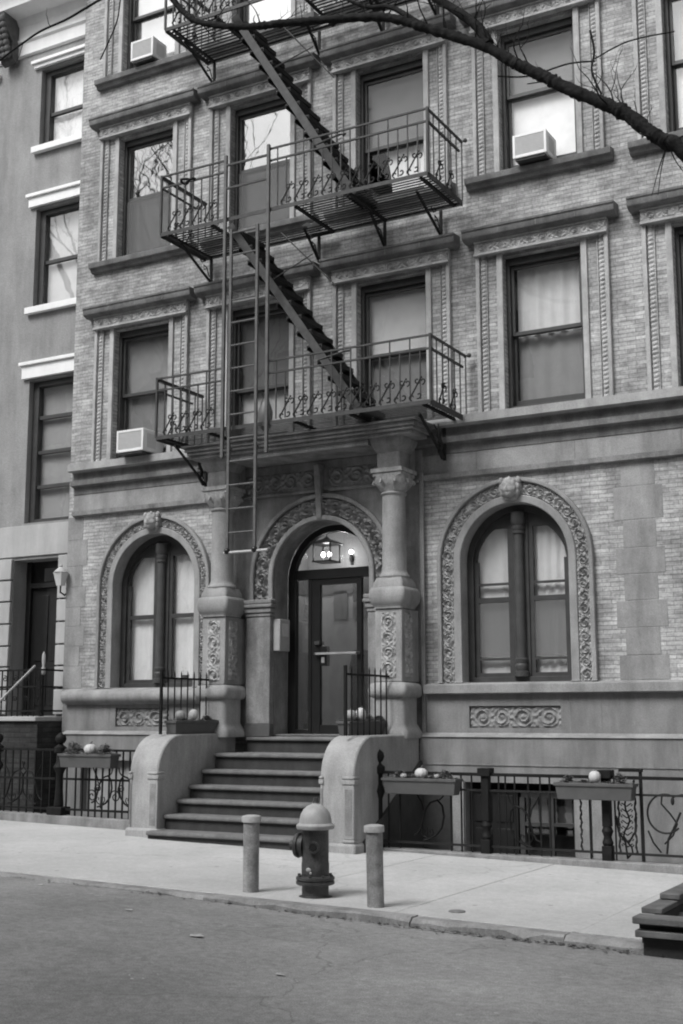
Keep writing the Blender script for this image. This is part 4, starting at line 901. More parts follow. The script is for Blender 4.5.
for z_ in (1.125, .735, .33):
    m = MB(); m.box(-11.86, -10.22, FY - .015, FY + .015, z_ - .014, z_ + .014); m.box(-16, -12.0, FY - .015, FY + .015, z_ - .014, z_ + .014); obj('rail', local(fl, m), IRON, fl)
for x in [-11.80, -11.64] + [-11.52 + .115 * q for q in range(11)] + [-12.10 - .14 * q for q in range(14)]:
    m = MB(); m.box(x - .009, x + .009, FY - .009, FY + .009, .24, 1.125 if x > -12 else 1.14); obj('bar', local(fl, m), IRON, fl)
for x in (-14.6, -14.1, -13.6, -12.8, -12.4):
    scroll_panel(fl, x, .36, 1.0, random.choice((-1, 1)))
scroll_panel(fl, -11.2, .36, .9); scroll_panel(fl, -10.7, .36, .9, -1)
for x in (-11.35, -10.95, -10.6):
    m = MB(); m.tube(spiral(x, FY, .52, .015, .085, 0, 1.4), .008, 6); m.tube(spiral(x + .1, FY, .62, .015, .06, 2, 1.3), .008, 6); obj('scroll', local(fl, m), IRON, fl, smooth=60)
ball_post(fl, -13.1, FY, .26, 1.36, 1.5)
# ------------------------------------------------------------ fire escape
FX0, FX1, PF, PB = -10.50, -6.30, 13.53, 14.62
fe = thing('fire_escape', 'grey iron fire escape with railed balconies, steep stairs and a drop ladder', 'fire escape', (-8.4, PF, 3.7))
def sscroll(x, y, z, s, ax):
    """flat scroll work at the foot of a balcony rail: a leaning bar with curls at both ends"""
    m = MB()
    def P(u, w): return (x + u * s, y, z + w * s) if ax == 'x' else (x, y + u * s, z + w * s)
    def sp(cu, cw, a0, dr): return [P(cu + (.012 + .032 * i / 12) * math.cos(a0 + dr * 4.6 * i / 12), cw + (.012 + .032 * i / 12) * math.sin(a0 + dr * 4.6 * i / 12)) for i in range(13)]
    m.tube([P(-.075, .03), P(0, .15), P(.075, .27)], .011, 5); m.tube(sp(-.045, .045, 0, 1), .010, 5); m.tube(sp(.045, .06, 2.5, -1), .010, 5); m.tube(sp(.03, .25, 1, 1), .010, 5); m.tube(sp(.10, .235, 3, -1), .009, 5); m.ball(P(.085, .285), .014 * s, 6, 5)
    return m
LEVELS = [(5.385, .84, True), (8.345, .87, True), (11.50, .87, False)]
for li_, (zp, rh, lad) in enumerate(LEVELS):
    # floor of long flat slats on cross bars
    m = MB(); hx0, hx1 = -9.55, -7.55            # stair hole
    nsl = 15
    for i in range(nsl):
        y = PF + .05 + (PB - PF - .08) * i / (nsl - 1)
        segs = [(FX0 + .02, FX1 - .02)]
        if li_ > 0 and 13.63 < y < 14.34: segs = [(FX0 + .02, -9.62), (-8.30, FX1 - .02)]
        for a, b in segs: m.box(a, b, y - .014, y + .014, zp + .002, zp + .010)
    pl = obj('platform', local(fe, m), IRONM, fe)
    m = MB(); m.box(FX0, FX1, PF - .01, PF, zp - .032, zp + .022); m.box(FX0, FX1, PF, PF + .045, zp - .01, zp + .0); m.box(FX0, FX0 + .012, PF, PB, zp - .045, zp + .03); m.box(FX1 - .012, FX1, PF, PB, zp - .045, zp + .03); m.box(FX0 + .012, FX1 - .012, PB - .02, PB - .01, zp - .04, zp + .0)
    obj('edge_beam', local(fe, m), IRONG, pl)
    for x in (-10.38, -9.64, -8.28, -7.45, -6.42):
        m = MB(); m.box(x - .02, x + .02, PF + .045, PB, zp - .035, zp - .002); obj('cross_bar', local(fe, m), IRONM, pl)
    bx = (-10.38, -8.52, -7.47, -6.62) if li_ else (-10.42, -6.62)
    for x in bx:
        m = MB(); wz = zp - .42 if li_ else zp - .52
        m.box(x - .02, x + .02, 14.60, 14.625, wz, zp - .04); dep = .75 if x in (-10.38, -10.42, -6.62) else .42
        m.bar((x, 14.61 - dep, zp - .05), (x, 14.61, wz + .02), .035, .02)
        if dep > .5 or li_: m.tube([(x, 14.56, wz + .1), (x, 14.50, wz + .22), (x, 14.42, wz + .24), (x, 14.43, wz + .17), (x, 14.48, wz + .2)], .009, 5); m.tube([(x, 14.30, zp - .10), (x, 14.38, zp - .15), (x, 14.45, zp - .11), (x, 14.42, zp - .07)], .009, 5)
        if li_ == 0: m.tube([(x, 14.50, zp - .12), (x, 14.44, zp - .22), (x, 14.52, zp - .32), (x, 14.46, zp - .42), (x, 14.56, zp - .5)], .028, 7)
        obj('bracket', local(fe, m), IRONM, pl, smooth=50)
    # railing
    rl = MB(); top = zp + rh; mid = top - .17
    gap = (-9.36, -8.66) if lad else None
    runs = [(FX0, gap[0]), (gap[1], FX1)] if gap else [(FX0, FX1)]
    for a, b in runs:
        for z_ in (top, mid): rl.box(a, b, PF - .013, PF + .013, z_ - .011, z_ + .011)
    rl.box(FX1 - .013, FX1 + .013, PF, PB, top - .014, top + .014); rl.box(FX1 - .014, FX1 + .014, PF, PB - .1, mid - .014, mid + .014)
    rl.box(FX0 - .022, FX0 + .022, PF, PB, top - .03, top + .01); rl.box(FX0 - .012, FX0 + .012, PF, PB - .25, mid - .012, mid + .012)
    for a, b in ((FX1, PF), (FX0, PF)): rl.box(a - .015, a + .015, b - .015, b + .015, zp, top + .02)
    rl.ball((FX1 + .06, PB - .02, top), .03, 8, 6); rl.box(FX1 - .02, FX1 + .08, PB - .03, PB - .01, top - .012, top + .012)
    r_ = obj('railing', local(fe, rl), IRONG, pl)
    bm_ = MB(); x = FX0 + .14
    while x < FX1 - .06:
        if not (gap and gap[0] - .02 < x < gap[1] + .02): bm_.box(x - .007, x + .007, PF - .007, PF + .007, zp + .04, mid - .014 if (round((x - FX0) / .14) % 2) else top - .014)
        x += .14
    for y in np.arange(PF + .18, PB, .18):
        bm_.box(FX1 - .007, FX1 + .007, y - .007, y + .007, zp + .03, top); bm_.box(FX0 - .007, FX0 + .007, y - .007, y + .007, zp + .03, top)
    obj('balusters', local(fe, bm_), IRONG, pl)['kind'] = 'stuff'
    k = 0; x = FX0 + .21
    while x < FX1 - .1:
        if not (gap and gap[0] - .1 < x < gap[1] + .1): obj('scroll', local(fe, sscroll(x, PF - .005, zp + .03, 1.0, 'x')), IRONM, pl, smooth=60)
        x += .21
    for y in (PF + .32, PF + .66): 
        for xx in (FX1, FX0): obj('scroll', local(fe, sscroll(xx, y, zp + .03, 1.0, 'y')), IRONM, pl, smooth=60)
# stairs
for (zt, zb, xt, xb_) in ((11.48, 8.36, -9.40, -7.46), (8.33, 5.40, -9.42, -7.36)):
    y0, y1 = 13.69, 14.28; dx, dz = xb_ - xt, zb - zt; L_ = math.hypot(dx, dz); ux, uz = dx / L_, dz / L_; nx_, nz_ = -uz, ux
    m = MB(); w_ = .055
    for y in (y0,): m.prism_y([(xt - nx_ * w_, zt - nz_ * w_), (xb_ - nx_ * w_, zb - nz_ * w_), (xb_ + nx_ * w_, zb + nz_ * w_), (xt + nx_ * w_, zt + nz_ * w_)], y - .006, y + .006)
    s_ = obj('stair', local(fe, m), IRONG, fe)
    m = MB().prism_y([(xt - nx_ * w_, zt - nz_ * w_), (xb_ - nx_ * w_, zb - nz_ * w_), (xb_ + nx_ * w_, zb + nz_ * w_), (xt + nx_ * w_, zt + nz_ * w_)], y1 - .006, y1 + .006); obj('stringer', local(fe, m), IRONM, s_)
    n = 13
    for i in range(n):
        q = (i + .6) / n; x = xt + dx * q; z_ = zt + dz * q
        m = MB(); m.box(x - .115, x + .115, y0 + .007, y1 - .007, z_ - .012, z_ + .012); m.box(x - .115, x - .105, y0 + .008, y1 - .008, z_ - .05, z_ - .012); m.box(x + .105, x + .115, y0 + .008, y1 - .008, z_ - .05, z_ - .012); obj('tread', local(fe, m), IRONM, s_)
    m = MB(); hx = nx_ * .0; q0, q1 = .02, .50
    for y in (y1 + .03,):
        m.tube([(xt + dx * .0 + .45, y, zt + dz * .0 + .02), (xt + dx * .40 + .52, y, zt + dz * .40 + .25)], .011, 6)
        m.tube([(xt + dx * .32, y0, zt + dz * .32), (xt + dx * .17 + .62, y, zt + dz * .17 + .1)], .010, 6)
    obj('handrail', local(fe, m), IRONG, s_)
    m = MB(); q = .74; x = xt + dx * q; z_ = zt + dz * q
    m.tube([(x - .10, y0 - .0, z_ + .02), (x + .30, y0 - .02, z_ + .075), (x + .36, y0 + .05, z_ + .10), (x + .30, y0 + .1, z_ + .11)], .013, 6); obj('grab_rail', local(fe, m), IRONG, s_)
# the drop ladder between its guide bars
for x in (-9.36, -8.66):
    m = MB(); m.box(x - .02, x + .02, 13.47, 13.51, 4.98, 9.26); obj('guide_bar', local(fe, m), LADDER, fe)
for z_ in (5.06, 8.76, 9.10):
    m = MB(); m.box(-9.36, -8.66, 13.475, 13.50, z_, z_ + .027); obj('guide_tie', local(fe, m), IRONG, fe)
m = MB()
for x in (-9.225, -8.80): m.box(x - .018, x + .018, 13.43, 13.465, 3.70, 8.14)
ld = obj('ladder', local(fe, m), LADDER, fe)
z_ = 3.95
while z_ < 8.1:
    m = MB(); m.tube([(-9.207, 13.447, z_), (-8.818, 13.447, z_)], .013, 6); obj('rung', local(fe, m), LADDER, ld); z_ += .318
m = MB(); m.tube([(-9.28, 13.447, 3.69), (-8.60, 13.447, 3.69)], .018, 8); obj('foot_bar', local(fe, m), PALE, ld)
for x in (-9.225, -8.80):
    m = MB().ball((x, 13.44, 3.71), .042, 10, 8); obj('rubber_stop', local(fe, m), BLACK, ld)
# odds and ends left on the balconies
t = thing('towel', 'pale cloth lying over the edge of the upper fire escape balcony', 'cloth', (-8.5, 13.9, 8.36))
m = MB(); pts = np.zeros((14, 8, 3))
for i in range(14):
    for j in range(8): u, v = i / 13, j / 7; pts[i, j] = (-8.62 + .34 * u + .03 * math.sin(5 * v), 14.30 + .26 * v, 8.374 + .03 * abs(math.sin(7 * u + 3 * v)) * (1 - .3 * v))
m.grid(pts); obj('fabric', local(t, m), WHITE, t, smooth=80)
t = thing('hose_coil', 'dark small bundle hung on the upper fire escape rail at the left', 'bundle', (-9.95, PF, 9.05))
m = MB(); m.tube([(-10.02 + .11 * math.cos(a), PF - .02 + .05 * math.sin(2 * a), 9.05 + .02 * math.sin(a)) for a in np.linspace(0, 2 * PI, 16)[:-1]], .02, 6, True); obj('coil', local(t, m), IRON, t, smooth=60)
# ------------------------------------------------------------ window air conditioners
def ac(x, y, z, lab, w=.50, h=.335, dpt=.5):
    t = thing('air_conditioner', lab, 'air conditioner', (x, y, z), 'window air conditioners')
    m = MB(); m.box(0, w, .025, dpt, 0, h); obj('case', m, PLASTIC, t, bevel=.012)
    m = ring_box(.0, w, .0, h, 0, .024, .035, .035, .045); obj('bezel', m, PLASTIC, t, bevel=.006)
    m = MB(); m.box(.036, w - .036, .008, .022, .046, h - .036)
    for k in range(11): m.box(.038, w - .038, .003, .008, .055 + k * .023, .062 + k * .023)
    obj('grille', m, GRILLE, t)
    m = MB()
    for k in range(6): m.box(w + .0, w + .004, .10 + k * .035, .12 + k * .035, .06, h - .06)
    obj('side_vent', m, GRILLE, t)
    m = MB(); m.box(-.03, w + .03, dpt - .02, dpt + .02, -.02, .0); m.box(.03, w - .03, .02, dpt, -.03, -.005); obj('support', m, IRONG, t)
    return t
ac(-11.86, 14.33, 5.46, 'white air conditioner in the lowest left window beside the fire escape')
ac(-5.50, 14.42, 8.705, 'white air conditioner in the window behind the bare branch', .46, .32, .4)
ac(-11.90, 14.46, 11.83, 'white air conditioner in the topmost left window below the twigs', .44, .33, .36)
# ------------------------------------------------------------ neighbouring house on the left
W2 = 14.86; NX1 = XB0 - .003
nb = thing('neighbour_house', 'plain grey stucco house with white lintels left of the brick building', 'building', (-15.5, W2, 0))
def N_(name, mb, m, parent=None, **k): return obj(name, local(nb, mb), m, parent or nb, **k)
NWIN = [(4.64, 7.0, [6.39, 5.81, 5.24]), (8.24, 9.97, [9.05]), (11.07, 12.48, [11.69])]
NBX = (-14.15, -16.2); DRX = (-14.32, -13.36)
hl = [rect(x, x + .965, a, b) for x in NBX for a, b, _ in NWIN] + [rect(DRX[0], DRX[1], 1.59, 4.05)]
fix_normals(N_('wall', plate_with_holes(rect(-19.5, NX1, -.1, 14.2), hl, W2, W2 + .35), STUCCO, smooth=0))
m = MB(); m.box(-19.5, NX1, 17.5, 17.6, -.1, 14.2)
for z_ in (-.1, 1.45, 4.3, 7.6, 10.6, 14.1): m.box(-19.5, NX1 - .1, W2 + .352, 17.5, z_, z_ + .1)
m.box(-19.5, -19.4, W2 + .352, 17.5, 0, 14.1); N_('interior_wall', m, DARK, smooth=0)
vals = {(0, 0): .3, (0, 1): .22, (0, 2): .8}
for bi, x0 in enumerate(NBX):
    for fi, (za, zb, rails) in enumerate(NWIN):
        x1 = x0 + .965; yf = W2 + .10
        w_ = N_('window', ring_box(x0 + .002, x1 - .002, za + .002, zb - .002, yf, yf + .12, .12, .09, .07), WOOD, bevel=.005)
        for z_ in rails:
            m = MB(); m.box(x0 + .12, x1 - .12, yf + .03, yf + .09, z_ - .03, z_ + .03); N_('glazing_bar', m, WOOD, w_, bevel=.003)
        zz = [za + .07] + sorted(rails) + [zb - .09]
        for a, b in zip(zz[:-1], zz[1:]):
            g = MB(); g.box(x0 + .12, x1 - .12, yf + .058, yf + .062, a + .02, b - .02); N_('pane', g, GLASSL, w_, smooth=0)
        g = MB(); g.box(x0 + .10, x1 - .10, yf + .13, yf + .135, za + .05, zb - .05); N_('blind', g, cloth((.42, .62, .9)[fi]), w_, smooth=0)
        li_ = MB(); hh = (.31, .26, .16)[fi]; li_.box(x0 - .13, x1 + .13, W2 - .06, W2 - .001, zb + .03, zb + hh - .06); li_.box(x0 - .17, x1 + .15, W2 - .10, W2 - .001, zb + hh - .06, zb + hh); N_('lintel', li_, WHITE, bevel=.008)
        if fi: s_ = MB(); s_.box(x0 - .10, x1 + .10, W2 - .09, W2 - .001, za - .11, za + .0); N_('window_sill', s_, WHITE, bevel=.008)
m = MB(); m.box(-19.5, NX1, W2 - .03, W2 - .001, 4.10, 4.60); N_('door_band', m, PALE, bevel=.006)
for x0, x1 in ((-14.95, -14.33), (-13.35, NX1 + .001)):
    zs_ = [1.60, 2.00, 2.35, 2.68, 3.03, 3.385, 3.73, 4.085]
    for a, b in zip(zs_[:-1], zs_[1:]):
        m = MB(); m.box(x0, x1, W2 - .06, W2 - .001, a + .012, b - .012); N_('rusticated_block', m, PALE, bevel=.01)
m = MB(); m.box(-14.33, -13.35, W2 + .34, W2 + .352, 1.58, 4.06); m.box(-14.31, -14.22, W2 + .28, W2 + .34, 1.6, 4.05); m.box(-13.45, -13.365, W2 + .28, W2 + .34, 1.6, 4.05); m.box(-14.22, -13.45, W2 + .28, W2 + .34, 3.62, 3.70)
for x0 in (-14.14, -13.80):
    for a, b in ((1.75, 2.35), (2.45, 3.5)): m.box(x0, x0 + .27, W2 + .325, W2 + .34, a, b)
nd = N_('front_door', m, BLACK, bevel=.005)
m = MB(); m.box(-13.95, -13.5, W2 + .30, W2 + .31, 3.72, 3.93); N_('transom_pane', m, GLASSR, nd, smooth=0)
cn = moulding(-19.5, NX1 - .02, [(.02, 12.82), (.05, 12.84), (.05, 13.05), (.09, 13.08), (.09, 13.12), (.06, 13.13), (.06, 13.36), (.10, 13.40), (.14, 13.47), (.45, 13.50), (.48, 13.62), (.56, 13.74), (.0, 13.78)], W2); N_('cornice', cn, WHITE, bevel=.004)
for x in (-14.80, -16.6, -18.4):
    m = MB().prism_x([(W2 - .06, 12.70), (W2 - .16, 12.72), (W2 - .22, 12.85), (W2 - .20, 13.05), (W2 - .34, 13.2), (W2 - .42, 13.38), (W2 - .44, 13.498), (W2 - .06, 13.498)], x - .15, x + .15)
    for q in range(7):
        for s in (-1, 0, 1): m.ball((x + s * .09, W2 - .24 - .03 * q, 12.82 + .095 * q), .06, 8, 6, 1, .9, 1.1)
    N_('console', m, mat('sooty_stone', .1, .9, .3, 8, .3), smooth=50, bevel=.01)
ns = thing('neighbour_stoop', 'dark brick stoop with a stone ledge at the neighbouring black door', 'steps', (-14.2, 14.2, .1))
m = MB(); m.box(-15.6, NX1 - .003, 14.18, W2 - .002, .05, 1.505); obj('stoop_wall', local(ns, m), BRICKD, ns, smooth=0)
m = MB(); m.box(-15.65, NX1 - .003, 14.13, W2 + .33, 1.508, 1.578); obj('ledge', local(ns, m), PALE, ns, bevel=.01)
for i in range(7): m = MB(); m.box(-15.9 - i * .27, -15.655 - i * .27 if i else -15.655, 14.2, W2 - .003, .05, 1.40 - i * .19); obj('step', local(ns, m), STEP, ns)
t = thing('porch_railing', 'black ornamental iron railing on the ledge of the neighbouring stoop', 'railing', (-13.2, 14.3, 1.578))
for z_ in (2.27, 2.02, 1.66):
    m = MB(); m.box(-15.6, -13.12, 14.27, 14.30, z_ - .013, z_ + .013); m.box(-13.14, -13.11, 14.30, W2 - .01, z_ - .013, z_ + .013); obj('rail', local(t, m), IRON, t)
for k in range(22):
    x = -13.15 - k * .11; m = MB(); m.box(x - .009, x + .009, 14.278, 14.292, 1.578, 2.27); obj('bar', local(t, m), IRON, t)
    if k % 2 == 0: m = MB(); m.tube(spiral(x - .055, 14.285, 2.145, .01, .05, 0, 1.3, 14), .008, 5); m.tube(spiral(x - .055, 14.285, 1.84, .01, .05, 2, 1.3, 14), .008, 5); obj('scroll', local(t, m), IRON, t, smooth=60)
t = thing('handrail', 'pale metal handrail sloping beside the neighbouring black door', 'handrail', (-13.3, 14.33, 1.578))
m = MB(); m.bar((-13.22, 14.24, 2.33), (-13.22, 13.35, 1.66), .022, .03); obj('rail', local(t, m), PALE, t, bevel=.006)
m = MB().lathe([(.03, 1.578), (.02, 1.65), (.018, 2.199)], -13.22, 14.42, 12); obj('post_foot', local(t, m), IRON, t, smooth=50)
m = MB().lathe([(.018, 2.20), (.035, 2.22), (.03, 2.3), (.018, 2.33), (.028, 2.40), (.025, 2.5), (.005, 2.55)], -13.22, 14.42, 12); obj('post', local(t, m), PALE, t, smooth=50)
t = thing('wall_lantern', 'small pale glass wall lantern beside the neighbouring black door', 'lantern', (-13.10, W2 - .06, 3.5))
X_, Y_ = -13.10, W2 - .26
m = MB().lathe([(.05, 3.56), (.085, 3.74), (.095, 3.76)], X_, Y_, 12, 8); obj('lamp_shade', local(t, m), mat('frosted_glass', .6, .3, .05, 5), t, smooth=30)
m = MB().lathe([(.11, 3.765), (.10, 3.78), (.05, 3.83), (.02, 3.85), (.025, 3.87), (.004, 3.90)], X_, Y_, 12); obj('cap', local(t, m), PALE, t, smooth=30)
m = MB(); m.box(X_ - .04, X_ + .04, W2 - .075, W2 - .061, 3.44, 3.68); m.tube([(X_, W2 - .07, 3.5), (X_, W2 - .16, 3.42), (X_, Y_, 3.46), (X_, Y_, 3.56)], .014, 6); obj('bracket', local(t, m), IRON, t)
# ------------------------------------------------------------ hydrant and bollards
hx, hy = -5.76, 9.83; hz = gz(hx)
h = thing('fire_hydrant', 'dark fire hydrant with a silver domed bonnet at the kerb between two bollards', 'hydrant', (hx, hy, hz))
h.scale = (.97, .97, .945)
def H(name, m, mt, parent=None, **k): return obj(name, m, mt, parent or h, **k)
H('barrel', MB().lathe([(.155, -.05), (.155, .0), (.122, .012), (.122, .10), (.126, .105), (.126, .30), (.122, .31), (.122, .60), (.13, .61)], 0, 0, 40), HYDR, smooth=40)
H('flange', MB().lathe([(.125, .105), (.165, .108), (.176, .114), (.176, .138), (.165, .143), (.165, .148), (.176, .153), (.176, .176), (.165, .182), (.125, .19)], 0, 0, 40), HYDR, smooth=30)
for k in range(8):
    a = k * PI / 4 + .2; H('bolt', MB().lathe([(.014, .18), (.014, .20)], .155 * math.cos(a), .155 * math.sin(a), 6), HYDR)
bn = H('bonnet', MB().lathe([(.13, .605), (.168, .61), (.175, .62), (.175, .645), (.165, .655), (.150, .665), (.146, .70), (.135, .745), (.11, .79), (.075, .82), (.04, .835), (.03, .84), (.03, .85)], 0, 0, 40), HYDW, smooth=40)
H('operating_nut', MB().lathe([(.034, .85), (.034, .862), (.024, .865), (.021, .90)], 0, 0, 5), HYDR, bn, smooth=20)
for k in range(4):
    a = k * PI / 2 - .9; m = MB().ball((.118 * math.cos(a), .118 * math.sin(a), .72), .022, 8, 6, 1, 1, 1.6); H('rib', m, HYDW, bn, smooth=60)
def nozzle(dirv, z, r, ln, cap, name):
    m = MB(); d = Vector(dirv).normalized(); rot = d.to_track_quat('Z', 'Y').to_matrix()
    prof = [(r * 1.15, .10), (r * 1.15, .12), (r, .13), (r, ln - .02), (r * 1.2, ln - .015), (r * 1.2, ln)] + ([(r * 1.1, ln + .02), (r * .55, ln + .035), (r * .5, ln + .07)] if cap else [(r * .85, ln), (r * .8, ln - .05)])
    m.lathe(prof, 0, 0, 20); m.v = [tuple(rot @ Vector(p) + Vector((0, 0, z))) for p in m.v]; return H(name, m, HYDR, smooth=35)
nozzle((-1, -.15, 0),   .455, .095, .17, True, 'pumper_outlet')
nz = nozzle((.42, -1, 0), .455, .046, .155, False, 'hose_outlet')
d_ = Vector((.42, -1, 0)).normalized(); rot = d_.to_track_quat('Z', 'Y').to_matrix(); m = MB().lathe([(.036, .12), (.036, .1525)], 0, 0, 16); m.v = [tuple(rot @ Vector(p) + Vector((0, 0, .455))) for p in m.v]; H('outlet_bore', m, BLACK, nz)
m = MB(); m.ball((.0, -.122, .25), .018, 8, 6, 1.5, .5, 1.2); m.ball((.02, -.122, .22), .014, 8, 6, 1, .5, 1); H('paint_chip', m, HYDW)
def bollard(x, y, lab, lx=0, ly=0):
    t = thing('bollard', lab, 'bollard', (x, y, gz(x)), 'steel bollards at the hydrant')
    o = obj('pipe', MB().lathe([(.074, -.06), (.074, .30), (.0745, .64)], 0, 0, 28), BOLL, t, smooth=40)
    obj('cap', MB().lathe([(.0745, .635), (.090, .638), (.090, .685), (.086, .693), (.05, .702), (.0, .704)], 0, 0, 28), BOLLC, t, smooth=30)
    t.rotation_euler = (lx, ly, 0); t.scale = (.97, .97, .955)
bollard(-6.365, 9.72, 'grey steel bollard with a pale cap left of the hydrant'); bollard(-5.055, 9.63, 'grey steel bollard with streaked paint right of the hydrant', 0, -.02)
vc = thing('valve_cover', 'small round iron valve cover set into the sidewalk near the kerb', 'cover', (-4.39, 9.80, gz(-4.39)))
m = MB().lathe([(.07, -.02), (.07, .004), (.062, .007), (.0, .007)], 0, 0, 20); obj('lid', m, mat('worn_lid', .17, .8, .3, 20), vc)
# ------------------------------------------------------------ tree pit and street tree
tp = thing('tree_pit_guard', 'low stacked timber box round the tree pit at the kerb', 'tree guard', (-2.0, 9.3, gz(-2)))
def T(name, m, mt=PLANK, **k): return obj(name, local(tp, m), mt, tp, **k)
m = MB(); m.box(-2.68, -.6, 9.24, 9.31, -.16, .0); T('back_board', m, mat('dark_plank', .03, .9, .3, 6, .4), bevel=.006)
m = MB(); m.box(-2.72, -.6, 9.17, 9.33, .012, .06); T('plank', m, bevel=.008)
m = MB(); m.box(-2.71, -.6, 9.26, 9.32, .061, .105); T('back_board', m, MATS['dark_plank'])
m = MB(); m.box(-2.73, -.6, 9.15, 9.34, .106, .155); T('plank', m, bevel=.008)
m = MB(); m.box(-2.82, -2.66, 9.70, 12.1, .10, .145); T('plank', m, bevel=.008)
m = MB(); m.box(-2.80, -2.64, 10.15, 12.1, .15, .195); T('plank', m, bevel=.008)
m = MB(); m.box(-2.72, -2.66, 9.35, 12.1, -.1, .099); T('back_board', m, MATS['dark_plank'])
m = MB(); m.box(-.7, -.6, 9.35, 12.1, -.1, .15); m.box(-2.65, -.7, 12.0, 12.1, -.1, .15); T('plank', m, bevel=.008)
m = MB(); pts = np.zeros((20, 20, 3))
for i in range(20):
    for j in range(20): pts[i, j] = (-2.655 + 1.95 * i / 19, 9.345 + 2.65 * j / 19, .0 + .05 * random.random() + .05 * math.exp(-((i - 10) ** 2 + (j - 10) ** 2) / 60))
m.grid(pts); T('pit_soil', m, SOIL)
def smooth_path(pts, n=6):
    P = [Vector(p) for p in pts]; out = []
    for i in range(len(P) - 1):
        p0, p1, p2, p3 = P[max(i - 1, 0)], P[i], P[i + 1], P[min(i + 2, len(P) - 1)]
        for k in range(n):
            t_ = k / n; out.append(.5 * ((2 * p1) + (p2 - p0) * t_ + (2 * p0 - 5 * p1 + 4 * p2 - p3) * t_ ** 2 + (3 * p1 - p0 - 3 * p2 + p3) * t_ ** 3))
    out.append(P[-1]); return out
def twigs(mb, path, r0, every, rnd, lenr=(.5, 1.2), depth=2, up=.2):
    for i in range(2, len(path) - 1):
        if rnd.random() < every:
            d = (path[i + 1] - path[i - 1]).normalized(); v = Vector((rnd.uniform(-1, 1), rnd.uniform(-.6, .6), rnd.uniform(-.4 + up, 1))).normalized()
            d2 = (d * .5 + v).normalized(); L_ = rnd.uniform(*lenr); p = path[i].copy(); pp = [p.copy()]
            for s in range(7):
                d2 = (d2 + Vector((rnd.uniform(-.3, .3), rnd.uniform(-.3, .3), rnd.uniform(-.2, .3)))).normalized(); p = p + d2 * L_ / 7; pp.append(p.copy())
            mb.tube(pp, [r0 * (1 - .8 * k / 7) for k in range(8)], 5)
            if depth > 1: twigs(mb, pp, r0 * .55, .35, rnd, (L_ * .3, L_ * .6), depth - 1, up)
tr = thing('street_tree', 'bare dark tree limb arching across the upper storeys', 'tree', (-1.5, 10.7, gz(-1.5)))
def TR(name, m, parent=None): return obj(name, local(tr, m), BARK, parent or tr, smooth=80)
rnd = random.Random(4)
trunk = smooth_path([(-1.5, 10.7, -.1), (-1.48, 10.65, 1.2), (-1.42, 10.55, 3.0), (-1.30, 10.45, 4.6), (-1.0, 10.5, 6.5), (-.8, 10.6, 8.5), (-.7, 10.7, 11)], 6)
TR('trunk', MB().tube(trunk, [.30 if i == 0 else .22 * (1 - .75 * i / len(trunk)) for i in range(len(trunk))], 14))
limb = smooth_path([(-1.34, 10.44, 4.4), (-1.70, 10.1, 5.4)] + [(-2.279, 9.9, 6.201), (-2.399, 9.9, 6.3), (-2.529, 9.9, 6.42), (-2.726, 9.9, 6.631), (-2.922, 9.9, 6.781), (-3.229, 9.9, 6.995), (-3.44, 9.9, 7.16), (-3.657, 9.9, 7.323), (-3.744, 9.9, 7.39), (-3.989, 9.9, 7.604), (-4.314, 9.9, 7.805), (-4.568, 9.9, 7.954), (-4.86, 9.9, 8.125), (-5.161, 9.9, 8.25), (-5.685, 9.9, 8.374), (-6.233, 9.9, 8.493), (-6.51, 9.9, 8.545), (-6.945, 9.9, 8.671), (-7.306, 9.9, 8.844), (-7.493, 9.9, 9.037), (-7.589, 9.9, 9.158), (-7.699, 9.9, 9.308)] + [(-8.1, 9.9, 9.9)], 5)
nl = len(limb)
def lr(i):
    q = i / (nl - 1); return .115 - .053 * min(q / .09, 1) - .014 * min(max((q - .12) / .35, 0), 1) - .026 * max((q - .5) / .5, 0)
def rough(mb, path_r, amp, seed):
    q = random.Random(seed); mb.v = [(x + q.gauss(0, amp), y + q.gauss(0, amp), z_ + q.gauss(0, amp)) for x, y, z_ in mb.v]; return mb
limb2 = []
for i in range(nl - 1): limb2 += [limb[i].lerp(limb[i + 1], t_) for t_ in (0, .33, .67)]
lmb = MB().tube(limb2, [lr(i / 3) * (1 + .06 * math.sin(i * .57) + .05 * math.sin(i * 1.9 + 1) + (.16 if i % 37 in (5, 6) else 0)) for i in range(len(limb2))], 14)
br = TR('branch', rough(lmb, None, .0032, 3))
b2 = smooth_path([(-3.978, 9.9, 7.636), (-4.102, 9.92, 7.86), (-4.309, 9.94, 8.081), (-4.44, 9.96, 8.211), (-4.614, 9.98, 8.418), (-4.75, 10.0, 9.1)], 5); TR('branch', MB().tube(b2, [.052 * (1 - .4 * i / len(b2)) for i in range(len(b2))], 10))
b3 = smooth_path([(-4.70, 9.9, 8.06), (-5.0, 9.95, 8.33), (-5.3, 10.0, 8.45), (-5.6, 10.0, 8.66)], 5); TR('branch', MB().tube(b3, [.03 * (1 - .5 * i / len(b3)) for i in range(len(b3))], 8))
